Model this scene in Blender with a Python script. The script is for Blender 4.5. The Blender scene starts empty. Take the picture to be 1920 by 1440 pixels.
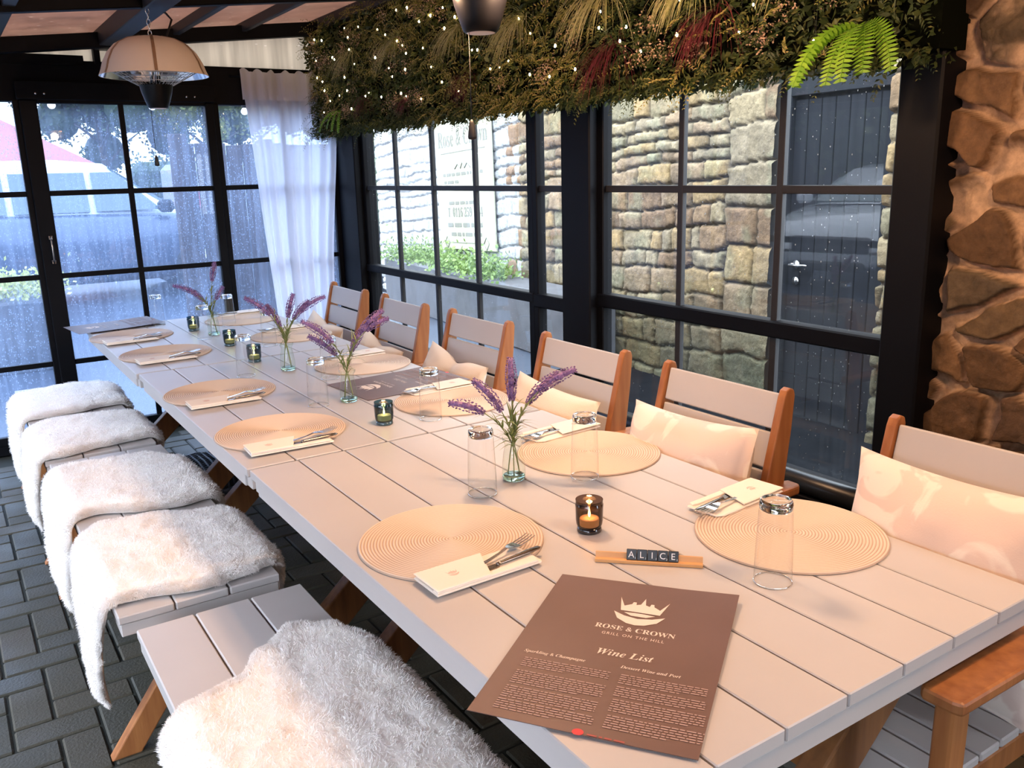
import bpy, bmesh, math, random
import numpy as np
from mathutils import Vector, Matrix, noise as mnoise

SC = bpy.context.scene
COL = SC.collection
PI = math.pi

# ------------------------------------------------------------------ camera
def cam_axes(yaw, pit, rol):
    f = np.array([math.sin(yaw)*math.cos(pit), math.cos(yaw)*math.cos(pit), -math.sin(pit)])
    r = np.array([math.cos(yaw), -math.sin(yaw), 0.0]); u = np.cross(r, f)
    return (math.cos(rol)*r+math.sin(rol)*u, -math.sin(rol)*r+math.cos(rol)*u, f)
_r, _u, _f = cam_axes(0.57729404, 0.24155657, -0.02663067)
cam = bpy.data.cameras.new('camera')
cam.sensor_width = 36.0
cam.lens = 1623.5/1920*36.0
cam.clip_start = 0.02; cam.clip_end = 400
cam_o = bpy.data.objects.new('camera', cam)
COL.objects.link(cam_o)
M = Matrix(((_r[0], _u[0], -_f[0], 0.0), (_r[1], _u[1], -_f[1], 0.0), (_r[2], _u[2], -_f[2], 1.45), (0, 0, 0, 1)))
cam_o.matrix_world = M
SC.camera = cam_o

# ------------------------------------------------------------------ world, exposure
SC.view_settings.view_transform = 'Standard'
SC.view_settings.look = 'None'
SC.view_settings.gamma = 1.0
SC.view_settings.use_curve_mapping = False
SC.view_settings.exposure = 1.45
SC.cycles.use_denoising = True
SC.cycles.max_bounces = 14
SC.cycles.transparent_max_bounces = 24
SC.cycles.transmission_bounces = 10
SC.cycles.sample_clamp_indirect = 6.0
SC.cycles.caustics_reflective = False
SC.cycles.caustics_refractive = False
WORLD_STRENGTH = 4.9
HEATER_WATTS = 22.5
HEAT_COLOR = (1.0, 0.60, 0.34)

w = bpy.data.worlds.new('overcast_sky'); SC.world = w; w.use_nodes = True
nt = w.node_tree; nt.nodes.clear()
out = nt.nodes.new('ShaderNodeOutputWorld'); bg = nt.nodes.new('ShaderNodeBackground')
tc = nt.nodes.new('ShaderNodeTexCoord'); sx = nt.nodes.new('ShaderNodeSeparateXYZ')
rp = nt.nodes.new('ShaderNodeValToRGB')
nt.links.new(tc.outputs['Generated'], sx.inputs[0]); nt.links.new(sx.outputs['Z'], rp.inputs[0])
rp.color_ramp.elements[0].position = 0.0; rp.color_ramp.elements[0].color = (0.74, 0.81, 0.92, 1)
rp.color_ramp.elements[1].position = 0.6; rp.color_ramp.elements[1].color = (0.84, 0.90, 1.0, 1)
nt.links.new(rp.outputs[0], bg.inputs['Color']); bg.inputs['Strength'].default_value = WORLD_STRENGTH
nt.links.new(bg.outputs[0], out.inputs[0])

# ------------------------------------------------------------------ materials
class NT:
    def __init__(s, m):
        s.t = m.node_tree; s.n = s.t.nodes; s.l = s.t.links
    def new(s, typ, **kw):
        nd = s.n.new(typ)
        for k, v in kw.items():
            if k.startswith('i_'):
                nd.inputs[k[2:].replace('_', ' ')].default_value = v
            else:
                setattr(nd, k, v)
        return nd
    def ramp(s, src, stops, interp='LINEAR'):
        r = s.new('ShaderNodeValToRGB'); cr = r.color_ramp; cr.interpolation = interp
        while len(cr.elements) < len(stops): cr.elements.new(0.5)
        for e, (p, c) in zip(cr.elements, stops):
            e.position = p; e.color = (c, c, c, 1) if isinstance(c, (int, float)) else (*c, 1)
        s.l.new(src, r.inputs[0]); return r.outputs[0]

def base_mat(name):
    m = bpy.data.materials.new(name); m.use_nodes = True
    m.node_tree.nodes.clear()
    n = NT(m); o = n.new('ShaderNodeOutputMaterial')
    return m, n, o

def pm(name, color, rough=0.6, metal=0.0, var=0.0, vscale=8.0, bump=0.0, bscale=60.0, spec=0.5, emit=None, estr=0.0,
       stretch=None, color2=None, coat=0.0, sheen=0.0, trans=0.0):
    """principled with noise variation between color and color2, and noise bump"""
    m, n, o = base_mat(name)
    p = n.new('ShaderNodeBsdfPrincipled')
    p.inputs['Roughness'].default_value = rough; p.inputs['Metallic'].default_value = metal
    p.inputs['Specular IOR Level'].default_value = spec
    p.inputs['Coat Weight'].default_value = coat
    p.inputs['Sheen Weight'].default_value = sheen
    p.inputs['Transmission Weight'].default_value = trans
    p.inputs['Base Color'].default_value = (*color, 1)
    tcn = n.new('ShaderNodeTexCoord'); vec = tcn.outputs['Object']
    if stretch:
        mp = n.new('ShaderNodeMapping'); mp.inputs['Scale'].default_value = stretch
        n.l.new(vec, mp.inputs[0]); vec = mp.outputs[0]
    if color2 is None and var > 0: color2 = tuple(c*(1-var) for c in color)
    if color2 is not None:
        nz = n.new('ShaderNodeTexNoise'); nz.inputs['Scale'].default_value = vscale; nz.inputs['Detail'].default_value = 5
        n.l.new(vec, nz.inputs['Vector'])
        c = n.ramp(nz.outputs[0], [(0.3, color), (0.7, color2)])
        n.l.new(c, p.inputs['Base Color'])
    if bump > 0:
        nz2 = n.new('ShaderNodeTexNoise'); nz2.inputs['Scale'].default_value = bscale; nz2.inputs['Detail'].default_value = 4
        n.l.new(vec, nz2.inputs['Vector'])
        b = n.new('ShaderNodeBump'); b.inputs['Strength'].default_value = bump; b.inputs['Distance'].default_value = 0.002
        n.l.new(nz2.outputs[0], b.inputs['Height']); n.l.new(b.outputs[0], p.inputs['Normal'])
    if emit:
        p.inputs['Emission Color'].default_value = (*emit, 1); p.inputs['Emission Strength'].default_value = estr
    n.l.new(p.outputs[0], o.inputs[0])
    return m

def wood(name, c1, c2, rough=0.5, axis=0, scale=1.0):
    st = [14.0, 14.0, 14.0]; st[axis] = 1.2
    return pm(name, c1, rough, color2=c2, vscale=3.0*scale, bump=0.25, bscale=8, stretch=tuple(st), spec=0.4)

def slat_mat():
    m, n, o = base_mat('painted_slats')
    p = n.new('ShaderNodeBsdfPrincipled'); p.inputs['Roughness'].default_value = 0.42; p.inputs['Specular IOR Level'].default_value = 0.35
    g = n.new('ShaderNodeNewGeometry'); tcn = n.new('ShaderNodeTexCoord')
    nz = n.new('ShaderNodeTexNoise'); nz.inputs['Scale'].default_value = 5; nz.inputs['Detail'].default_value = 4
    n.l.new(tcn.outputs['Object'], nz.inputs['Vector'])
    a = n.new('ShaderNodeMath', operation='MULTIPLY_ADD'); a.inputs[1].default_value = 0.3
    n.l.new(g.outputs['Random Per Island'], a.inputs[0])
    b = n.new('ShaderNodeMath', operation='MULTIPLY'); b.inputs[1].default_value = 0.7
    n.l.new(nz.outputs[0], b.inputs[0]); n.l.new(b.outputs[0], a.inputs[2])
    c = n.ramp(a.outputs[0], [(0.15, (0.49, 0.465, 0.455)), (0.85, (0.55, 0.525, 0.51))])
    n.l.new(c, p.inputs['Base Color'])
    n2 = n.new('ShaderNodeTexNoise'); n2.inputs['Scale'].default_value = 220
    n.l.new(tcn.outputs['Object'], n2.inputs['Vector'])
    bp = n.new('ShaderNodeBump'); bp.inputs['Strength'].default_value = 0.08; bp.inputs['Distance'].default_value = 0.001
    n.l.new(n2.outputs[0], bp.inputs['Height']); n.l.new(bp.outputs[0], p.inputs['Normal'])
    n.l.new(p.outputs[0], o.inputs[0]); return m

def island_mat(name, stops, rough=0.8, bump=0.3, bscale=90, wet=0.0, translucent=0.0, extra_noise=0.0):
    """colour differs per island (blocks, leaves)"""
    m, n, o = base_mat(name)
    p = n.new('ShaderNodeBsdfPrincipled'); p.inputs['Roughness'].default_value = rough
    g = n.new('ShaderNodeNewGeometry'); tcn = n.new('ShaderNodeTexCoord')
    src = g.outputs['Random Per Island']
    if extra_noise:
        nz = n.new('ShaderNodeTexNoise'); nz.inputs['Scale'].default_value = 14; nz.inputs['Detail'].default_value = 6
        n.l.new(tcn.outputs['Object'], nz.inputs['Vector'])
        mx = n.new('ShaderNodeMix'); mx.inputs[0].default_value = extra_noise
        n.l.new(src, mx.inputs[2]); n.l.new(nz.outputs[0], mx.inputs[3]); src = mx.outputs[0]
    c = n.ramp(src, stops); n.l.new(c, p.inputs['Base Color'])
    if bump:
        n2 = n.new('ShaderNodeTexNoise'); n2.inputs['Scale'].default_value = bscale; n2.inputs['Detail'].default_value = 5
        n.l.new(tcn.outputs['Object'], n2.inputs['Vector'])
        bp = n.new('ShaderNodeBump'); bp.inputs['Strength'].default_value = bump; bp.inputs['Distance'].default_value = 0.003
        n.l.new(n2.outputs[0], bp.inputs['Height']); n.l.new(bp.outputs[0], p.inputs['Normal'])
    if wet:
        n3 = n.new('ShaderNodeTexNoise'); n3.inputs['Scale'].default_value = 3
        n.l.new(tcn.outputs['Object'], n3.inputs['Vector'])
        r = n.ramp(n3.outputs[0], [(0.35, wet), (0.65, rough)]); n.l.new(r, p.inputs['Roughness'])
    if translucent:
        t = n.new('ShaderNodeBsdfTranslucent'); n.l.new(c, t.inputs[0])
        mx2 = n.new('ShaderNodeMixShader'); mx2.inputs[0].default_value = translucent
        n.l.new(p.outputs[0], mx2.inputs[1]); n.l.new(t.outputs[0], mx2.inputs[2]); n.l.new(mx2.outputs[0], o.inputs[0])
    else:
        n.l.new(p.outputs[0], o.inputs[0])
    return m

def thin_glass(name, tint=(1, 1, 1), refl=1.0, boost=1.0, haze=0.0, drops=0.0, drop_scale=150.0, haze_col=(0.9, 0.95, 1.0), rough=0.01, fleck=0.0):
    """pane modelled as one sheet: lets light straight through, mirrors at grazing angles, rain drops and mist scatter"""
    m, n, o = base_mat(name)
    tr = n.new('ShaderNodeBsdfTransparent'); tr.inputs[0].default_value = (*tint, 1)
    gl = n.new('ShaderNodeBsdfGlossy'); gl.inputs['Roughness'].default_value = rough
    lw = n.new('ShaderNodeLayerWeight'); lw.inputs[0].default_value = 0.5
    pw_ = n.new('ShaderNodeMath', operation='POWER'); pw_.inputs[1].default_value = 4.5/boost**1.5; n.l.new(lw.outputs['Facing'], pw_.inputs[0])
    f2 = n.new('ShaderNodeMath', operation='MULTIPLY_ADD'); f2.inputs[1].default_value = 0.9*min(1, refl); f2.inputs[2].default_value = 0.04*refl*boost; f2.use_clamp = True
    n.l.new(pw_.outputs[0], f2.inputs[0])
    mx = n.new('ShaderNodeMixShader'); n.l.new(f2.outputs[0], mx.inputs[0]); n.l.new(tr.outputs[0], mx.inputs[1]); n.l.new(gl.outputs[0], mx.inputs[2])
    last = mx.outputs[0]
    tcn = n.new('ShaderNodeTexCoord')
    if haze or drops:
        tl = n.new('ShaderNodeBsdfTranslucent'); tl.inputs[0].default_value = (*haze_col, 1)
        df = n.new('ShaderNodeBsdfDiffuse'); df.inputs[0].default_value = (*haze_col, 1)
        sc = n.new('ShaderNodeMixShader'); sc.inputs[0].default_value = 0.15
        n.l.new(tl.outputs[0], sc.inputs[1]); n.l.new(df.outputs[0], sc.inputs[2])
        big = n.new('ShaderNodeTexNoise'); big.inputs['Scale'].default_value = 1.6; big.inputs['Detail'].default_value = 3
        n.l.new(tcn.outputs['Object'], big.inputs['Vector'])
        hz = n.ramp(big.outputs[0], [(0.25, haze*0.55), (0.75, haze*1.3)])
        # drops: stretched voronoi cells, dark and bright rims
        mp = n.new('ShaderNodeMapping'); mp.inputs['Scale'].default_value = (1.0, 1.0, 0.7)
        n.l.new(tcn.outputs['Object'], mp.inputs[0])
        vo = n.new('ShaderNodeTexVoronoi'); vo.inputs['Scale'].default_value = drop_scale
        n.l.new(mp.outputs[0], vo.inputs['Vector'])
        dr = n.ramp(vo.outputs['Distance'], [(0.18, drops), (0.42, 0.0)])
        sel = n.new('ShaderNodeSeparateColor'); n.l.new(vo.outputs['Color'], sel.inputs[0])
        thr = n.ramp(sel.outputs[0], [(0.45, 0.0), (0.55, 1.0)])
        big2 = n.ramp(big.outputs[0], [(0.35, 0.35), (0.6, 1.0)])
        m1 = n.new('ShaderNodeMath', operation='MULTIPLY'); n.l.new(dr, m1.inputs[0]); n.l.new(thr, m1.inputs[1])
        m2 = n.new('ShaderNodeMath', operation='MULTIPLY'); n.l.new(m1.outputs[0], m2.inputs[0]); n.l.new(big2, m2.inputs[1])
        # vertical run marks
        mp2 = n.new('ShaderNodeMapping'); mp2.inputs['Scale'].default_value = (55, 55, 2.2)
        n.l.new(tcn.outputs['Object'], mp2.inputs[0])
        st = n.new('ShaderNodeTexNoise'); st.inputs['Scale'].default_value = 1.0; st.inputs['Detail'].default_value = 2
        n.l.new(mp2.outputs[0], st.inputs['Vector'])
        str_ = n.ramp(st.outputs[0], [(0.45, 0.75), (0.62, 1.25)])
        m3 = n.new('ShaderNodeMath', operation='MULTIPLY'); n.l.new(hz, m3.inputs[0]); n.l.new(str_, m3.inputs[1])
        ad = n.new('ShaderNodeMath', operation='ADD'); ad.use_clamp = True
        n.l.new(m3.outputs[0], ad.inputs[0]); n.l.new(m2.outputs[0], ad.inputs[1])
        mx3 = n.new('ShaderNodeMixShader'); n.l.new(ad.outputs[0], mx3.inputs[0]); n.l.new(last, mx3.inputs[1]); n.l.new(sc.outputs[0], mx3.inputs[2])
        last = mx3.outputs[0]
    n.l.new(last, o.inputs[0])
    return m

def solid_glass(name, tint=(1, 1, 1), rough=0.0):
    m, n, o = base_mat(name)
    g = n.new('ShaderNodeBsdfGlass'); g.inputs[0].default_value = (*tint, 1); g.inputs['Roughness'].default_value = rough; g.inputs['IOR'].default_value = 1.5
    n.l.new(g.outputs[0], o.inputs[0]); return m

def attr_mat(name, rough=0.85, bump=0.5, bscale=70.0, dist=0.004, wetness=0.0):
    m, n, o = base_mat(name)
    p = n.new('ShaderNodeBsdfPrincipled'); p.inputs['Roughness'].default_value = rough; p.inputs['Specular IOR Level'].default_value = 0.3
    at = n.new('ShaderNodeAttribute'); at.attribute_name = 'Col'
    tcn = n.new('ShaderNodeTexCoord')
    nz = n.new('ShaderNodeTexNoise'); nz.inputs['Scale'].default_value = 30; nz.inputs['Detail'].default_value = 8; nz.inputs['Roughness'].default_value = 0.7
    n.l.new(tcn.outputs['Object'], nz.inputs['Vector'])
    fac = n.ramp(nz.outputs[0], [(0.3, 0.62), (0.7, 1.25)])
    mx = n.new('ShaderNodeMix', data_type='RGBA', blend_type='MULTIPLY'); mx.inputs[0].default_value = 1.0
    n.l.new(at.outputs['Color'], mx.inputs[6]); n.l.new(fac, mx.inputs[7])
    n.l.new(mx.outputs[2], p.inputs['Base Color'])
    n2 = n.new('ShaderNodeTexNoise'); n2.inputs['Scale'].default_value = bscale; n2.inputs['Detail'].default_value = 8; n2.inputs['Roughness'].default_value = 0.65
    n.l.new(tcn.outputs['Object'], n2.inputs['Vector'])
    bp = n.new('ShaderNodeBump'); bp.inputs['Strength'].default_value = bump; bp.inputs['Distance'].default_value = dist
    n.l.new(n2.outputs[0], bp.inputs['Height']); n.l.new(bp.outputs[0], p.inputs['Normal'])
    n.l.new(p.outputs[0], o.inputs[0]); return m

def sheer_mat(name, col, op=0.5, back=0.7):
    m, n, o = base_mat(name)
    tr = n.new('ShaderNodeBsdfTransparent')
    df = n.new('ShaderNodeBsdfDiffuse'); df.inputs[0].default_value = (*col, 1)
    tl = n.new('ShaderNodeBsdfTranslucent'); tl.inputs[0].default_value = (*col, 1)
    a = n.new('ShaderNodeMixShader'); a.inputs[0].default_value = back
    n.l.new(df.outputs[0], a.inputs[1]); n.l.new(tl.outputs[0], a.inputs[2])
    lw = n.new('ShaderNodeLayerWeight'); lw.inputs[0].default_value = 0.35
    r = n.ramp(lw.outputs['Facing'], [(0.0, op), (0.8, min(1, op+0.4))])
    mx = n.new('ShaderNodeMixShader'); n.l.new(r, mx.inputs[0]); n.l.new(tr.outputs[0], mx.inputs[1]); n.l.new(a.outputs[0], mx.inputs[2])
    n.l.new(mx.outputs[0], o.inputs[0]); return m

def mix_translucent(name, col, fac, rough=0.5, streak=False, col2=None, clear=0.0):
    m, n, o = base_mat(name)
    p = n.new('ShaderNodeBsdfPrincipled'); p.inputs['Roughness'].default_value = rough
    tl = n.new('ShaderNodeBsdfTranslucent')
    tcn = n.new('ShaderNodeTexCoord')
    mp = n.new('ShaderNodeMapping'); mp.inputs['Scale'].default_value = (30, 30, 1.5) if streak else (6, 6, 6)
    n.l.new(tcn.outputs['Object'], mp.inputs[0])
    nz = n.new('ShaderNodeTexNoise'); nz.inputs['Scale'].default_value = 1; nz.inputs['Detail'].default_value = 6
    n.l.new(mp.outputs[0], nz.inputs['Vector'])
    c = n.ramp(nz.outputs[0], [(0.3, col2 or tuple(x*0.75 for x in col)), (0.65, col)])
    n.l.new(c, p.inputs['Base Color']); n.l.new(c, tl.inputs[0])
    mx = n.new('ShaderNodeMixShader'); mx.inputs[0].default_value = fac
    n.l.new(p.outputs[0], mx.inputs[1]); n.l.new(tl.outputs[0], mx.inputs[2])
    # rain drops and dirt lying on the sheet
    mp2 = n.new('ShaderNodeMapping'); mp2.inputs['Scale'].default_value = (.35, 1, 1)
    vo = n.new('ShaderNodeTexVoronoi'); vo.inputs['Scale'].default_value = 55
    n.l.new(tcn.outputs['Object'], mp2.inputs[0]); n.l.new(mp2.outputs[0], vo.inputs['Vector'])
    a1 = n.ramp(vo.outputs['Distance'], [(.10, 1.0), (.22, 0.0)])
    sp = n.new('ShaderNodeSeparateColor'); n.l.new(vo.outputs['Color'], sp.inputs[0]); a2 = n.ramp(sp.outputs[0], [(.80, 0.0), (.84, .7)])
    mm = n.new('ShaderNodeMath', operation='MULTIPLY'); n.l.new(a1, mm.inputs[0]); n.l.new(a2, mm.inputs[1])
    w2 = n.new('ShaderNodeBsdfTranslucent'); w2.inputs[0].default_value = (.85, .80, .76, 1)
    mx2 = n.new('ShaderNodeMixShader'); n.l.new(mm.outputs[0], mx2.inputs[0]); n.l.new(mx.outputs[0], mx2.inputs[1]); n.l.new(w2.outputs[0], mx2.inputs[2])
    n.l.new(mx2.outputs[0], o.inputs[0]); return m

def emit_mat(name, col, s):
    m, n, o = base_mat(name); e = n.new('ShaderNodeEmission'); e.inputs[0].default_value = (*col, 1); e.inputs[1].default_value = s
    n.l.new(e.outputs[0], o.inputs[0]); return m

def mat_weave():
    m, n, o = base_mat('coiled_placemat')
    p = n.new('ShaderNodeBsdfPrincipled'); p.inputs['Roughness'].default_value = .7; p.inputs['Specular IOR Level'].default_value = .3
    tcn = n.new('ShaderNodeTexCoord'); wv = n.new('ShaderNodeTexWave', wave_type='RINGS', rings_direction='Z', wave_profile='SIN')
    wv.inputs['Scale'].default_value = 51.5; wv.inputs['Distortion'].default_value = 0.0
    n.l.new(tcn.outputs['Object'], wv.inputs['Vector'])
    c = n.ramp(wv.outputs['Fac'], [(.05, (.50, .37, .28)), (.45, (.74, .60, .49)), (1.0, (.78, .65, .53))])  # shade in the grooves between coils put into the ring colour
    n.l.new(c, p.inputs['Base Color'])
    b = n.new('ShaderNodeBump'); b.inputs['Strength'].default_value = .9; b.inputs['Distance'].default_value = .0015
    n.l.new(wv.outputs['Fac'], b.inputs['Height']); n.l.new(b.outputs[0], p.inputs['Normal']); n.l.new(p.outputs[0], o.inputs[0]); return m
MT = {}
MT['slat'] = slat_mat()
MT['frame'] = pm('black_powder_coat', (0.003, 0.0033, 0.005), 0.55, spec=0.12, bump=0.05, bscale=300)
MT['frame_grey'] = pm('charcoal_powder_coat', (0.022, 0.021, 0.022), 0.5, spec=0.3)
MT['chair_wood'] = wood('oiled_hardwood', (0.42, 0.17, 0.055), (0.27, 0.095, 0.03), 0.45, axis=2)
MT['table_wood'] = wood('dark_oiled_timber', (0.30, 0.13, 0.045), (0.17, 0.07, 0.025), 0.5, axis=2)
MT['passage'] = pm('dark_matte_passage', (0.008, 0.009, 0.011), 1.0, spec=0.0, var=.3)  # near-black matte colour for the passage ground
MT['pale_edge'] = pm('pale_timber_edge', (0.50, 0.36, 0.2), 0.6, var=0.3)
MT['fleece'] = pm('cream_fleece', (0.95, 0.93, 0.90), 0.95, color2=(0.93, 0.88, 0.82), vscale=5, bump=0.6, bscale=160, spec=0.1, sheen=0.5)
MT['wool'] = island_mat('fleece_fibres', [(0, (0.94, 0.90, 0.86)), (1, (0.97, 0.96, 0.95))], 0.9, bump=0, translucent=0.35)
MT['mat'] = mat_weave()
MT['napkin'] = pm('cream_napkin', (0.88, 0.80, 0.70), 0.85, bump=0.2, bscale=350)
MT['print_faint'] = pm('faint_pink_print', (0.74, 0.50, 0.42), 0.85)
MT['steel'] = pm('stainless_steel', (0.62, 0.62, 0.63), 0.18, metal=1.0)
MT['dark_steel'] = pm('dark_steel', (0.30, 0.26, 0.23), 0.22, metal=1.0)
MT['nickel'] = pm('satin_nickel', (0.75, 0.76, 0.78), 0.25, metal=1.0)
MT['tumbler'] = thin_glass('clear_tumbler_wall', (0.985, 0.99, 0.985), refl=1.0, boost=1.2)
MT['tumbler_base'] = solid_glass('clear_tumbler_base', (0.98, 0.99, 0.98))
MT['vase'] = thin_glass('pale_green_bottle_wall', (0.93, 0.97, 0.93), refl=1.3)
MT['vase_base'] = solid_glass('pale_green_bottle_base', (0.86, 0.95, 0.90))
MT['smoke'] = thin_glass('smoked_votive_wall', (0.20, 0.14, 0.12), refl=1.5, rough=0.05)
MT['teal'] = thin_glass('teal_votive_wall', (0.09, 0.20, 0.25), refl=1.5, rough=0.05)
MT['smoke_solid'] = pm('smoked_votive_base', (0.012, 0.01, 0.012), 0.1, coat=0.5)
MT['teal_solid'] = pm('teal_votive_base', (0.03, 0.07, 0.09), 0.1, coat=0.5)
MT['wax'] = pm('candle_wax', (0.75, 0.50, 0.36), 0.6, emit=(1, 0.45, 0.12), estr=0.5)  # emission stands in for flame light glowing through the wax
MT['flame'] = emit_mat('candle_flame', (1.0, 0.50, 0.13), 24)
MT['menu'] = pm('brown_menu_card', (0.155, 0.088, 0.075), 0.5, var=0.15, vscale=6, spec=0.4)
MT['menu_print'] = pm('cream_print', (0.80, 0.68, 0.60), 0.7)
MT['menu_dim'] = pm('small_cream_print', (0.42, 0.29, 0.26), 0.7)
MT['menu_red'] = pm('red_print', (0.75, 0.04, 0.05), 0.6)
MT['rack'] = wood('pale_beech', (0.72, 0.40, 0.17), (0.60, 0.31, 0.12), 0.5, axis=0)
MT['tile'] = pm('black_tile', (0.014, 0.013, 0.014), 0.35)
MT['tile_letter'] = pm('white_letter', (0.85, 0.83, 0.80), 0.6)
MT['stem'] = island_mat('lavender_stem', [(0, (0.16, 0.22, 0.06)), (1, (0.34, 0.38, 0.16))], 0.6, bump=0, translucent=0.2)
MT['bloom'] = island_mat('lavender_bloom', [(0, (0.13, 0.07, 0.22)), (0.5, (0.25, 0.15, 0.36)), (1, (0.42, 0.25, 0.38))], 0.75, bump=0)
MT['cushion'] = pm('blush_cushion_cloth', (0.80, 0.66, 0.56), 0.85, color2=(0.88, 0.78, 0.68), vscale=9, bump=0.3, bscale=300)
MT['cushion_plain'] = pm('plain_sand_cushion_cloth', (0.80, 0.68, 0.55), 0.85, var=0.08, bump=0.3, bscale=300)
MT['heater_dome'] = pm('brushed_champagne_metal', (0.92, 0.80, 0.66), 0.38, metal=0.05, var=0.05, bump=0.05, bscale=300)
MT['heater_inner'] = pm('polished_reflector', (0.75, 0.75, 0.76), 0.15, metal=1.0)
MT['black_plastic'] = pm('black_plastic', (0.003, 0.003, 0.004), 0.35, spec=0.15)
MT['heat_glow'] = emit_mat('glowing_heater_tube', (1.0, 0.35, 0.08), 20)
MT['heat_off'] = pm('quartz_tube', (0.65, 0.6, 0.55), 0.2)
MT['wire'] = pm('wire_mesh', (0.45, 0.44, 0.43), 0.3, metal=1.0)
MT['roof'] = mix_translucent('bronze_roof_sheet', (0.40, 0.275, 0.22), 0.42, 0.35)
MT['gable'] = mix_translucent('dirty_beige_sheet', (0.62, 0.56, 0.48), 0.62, 0.5, streak=True)
MT['glass_far'] = thin_glass('rainy_front_glass', (0.58, 0.66, 0.78), refl=1.0, haze=0.15, drops=0.34, drop_scale=105, haze_col=(0.32, 0.42, 0.62))
MT['glass_side'] = thin_glass('side_glass_with_drops', (0.93, 0.96, 0.97), refl=0.75, haze=0.004, drops=0.0)
MT['glass_left'] = thin_glass('left_glass', (0.97, 0.98, 1.0), refl=1.0)
MT['curtain'] = sheer_mat('sheer_white_voile', (0.98, 0.965, 1.0), op=0.80, back=0.62)
MT['paving'] = island_mat('wet_block_paving', [(0, (0.026, 0.028, 0.021)), (0.4, (0.044, 0.042, 0.029)), (0.75, (0.056, 0.049, 0.032)), (1, (0.048, 0.034, 0.026))], 0.75, bump=0.8, bscale=120, wet=0.5, extra_noise=0.45)
MT['joint'] = pm('paving_joint_sand', (0.014, 0.017, 0.012), 0.9, bump=0.5, bscale=200)
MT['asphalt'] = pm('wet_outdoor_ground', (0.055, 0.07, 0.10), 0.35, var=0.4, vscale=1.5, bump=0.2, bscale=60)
MT['rubble'] = attr_mat('rubble_stonework', 0.8, bump=0.7, bscale=45, dist=0.008)
MT['coursed'] = attr_mat('coursed_stonework', 0.85, bump=0.9, bscale=50, dist=0.01)
MT['leaf_dark'] = island_mat('dark_foliage', [(0, (0.018, 0.035, 0.010)), (0.5, (0.045, 0.075, 0.018)), (0.85, (0.10, 0.12, 0.03)), (1, (0.17, 0.17, 0.05))], 0.55, bump=0, translucent=0.2)
MT['leaf_gold'] = island_mat('yellow_green_foliage', [(0, (0.17, 0.19, 0.03)), (0.6, (0.36, 0.33, 0.08)), (1, (0.55, 0.43, 0.18))], 0.6, bump=0, translucent=0.25)
MT['blossom'] = island_mat('dusty_blossom', [(0, (0.35, 0.24, 0.15)), (1, (0.62, 0.42, 0.30))], 0.7, bump=0)
MT['grass_pale'] = island_mat('pale_grass_blades', [(0, (0.34, 0.36, 0.10)), (0.6, (0.62, 0.58, 0.26)), (1, (0.85, 0.78, 0.50))], 0.6, bump=0, translucent=0.2)
MT['grass_red'] = island_mat('burgundy_grass_blades', [(0, (0.07, 0.008, 0.012)), (1, (0.20, 0.03, 0.04))], 0.55, bump=0, translucent=0.1)
MT['fern'] = island_mat('bright_fern', [(0, (0.17, 0.42, 0.02)), (1, (0.34, 0.62, 0.05))], 0.5, bump=0, translucent=0.35)
MT['hedge_back'] = pm('dark_panel_backing', (0.003, 0.004, 0.002), 1.0, spec=0.05)
MT['fairy'] = emit_mat('warm_fairy_bulb', (1.0, 0.80, 0.45), 14)
MT['festoon'] = emit_mat('frosted_festoon_bulb', (1.0, 0.93, 0.82), 3.0)
MT['cable'] = pm('black_cable', (0.01, 0.01, 0.012), 0.5)
MT['door'] = pm('slate_painted_planks', (0.007, 0.009, 0.014), 0.65, spec=0.15, var=0.25, vscale=5, stretch=(8, 8, 0.6))
MT['door_frame'] = pm('dark_slate_frame', (0.008, 0.010, 0.014), 0.65, spec=0.15)
MT['sign'] = pm('cream_sign_board', (0.40, 0.40, 0.30), 0.6, var=0.05)
MT['sign_print'] = pm('grey_sign_print', (0.17, 0.17, 0.14), 0.7)
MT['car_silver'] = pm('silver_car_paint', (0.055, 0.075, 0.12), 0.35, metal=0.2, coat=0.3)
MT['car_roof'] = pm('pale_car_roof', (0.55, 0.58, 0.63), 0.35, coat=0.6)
MT['car_white'] = pm('white_car_paint', (0.52, 0.54, 0.57), 0.25, coat=0.8)
MT['car_glass'] = pm('tinted_car_glass', (0.03, 0.065, 0.065), 0.15, coat=0.5, spec=0.7)
MT['tyre'] = pm('tyre_rubber', (0.015, 0.015, 0.016), 0.8)
MT['red_lens'] = pm('red_lamp_lens', (0.80, 0.03, 0.06), 0.2, emit=(1, 0.05, 0.1), estr=0.4)
MT['head_lens'] = pm('headlamp_lens', (0.55, 0.58, 0.6), 0.08, metal=0.6)
MT['grille'] = pm('black_grille', (0.01, 0.01, 0.012), 0.3)
MT['fence'] = pm('weathered_fence_boards', (0.075, 0.045, 0.036), 0.8, var=0.4, vscale=4, stretch=(9, 9, 0.6), bump=0.3, bscale=30)
MT['brick_red'] = None
MT['bark'] = pm('tree_bark', (0.07, 0.05, 0.035), 0.9, var=0.4, bump=0.8, bscale=30)
MT['tree_leaf'] = island_mat('tree_leaves', [(0, (0.03, 0.055, 0.025)), (0.6, (0.055, 0.09, 0.04)), (1, (0.13, 0.15, 0.05))], 0.6, bump=0, translucent=0.3)
MT['shrub'] = island_mat('fresh_shrub_leaves', [(0, (0.08, 0.15, 0.03)), (1, (0.23, 0.34, 0.09))], 0.6, bump=0, translucent=0.3)
MT['shrub_yellow'] = island_mat('yellow_shrub_leaves', [(0, (0.40, 0.42, 0.08)), (1, (0.75, 0.72, 0.22))], 0.6, bump=0, translucent=0.3)
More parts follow.
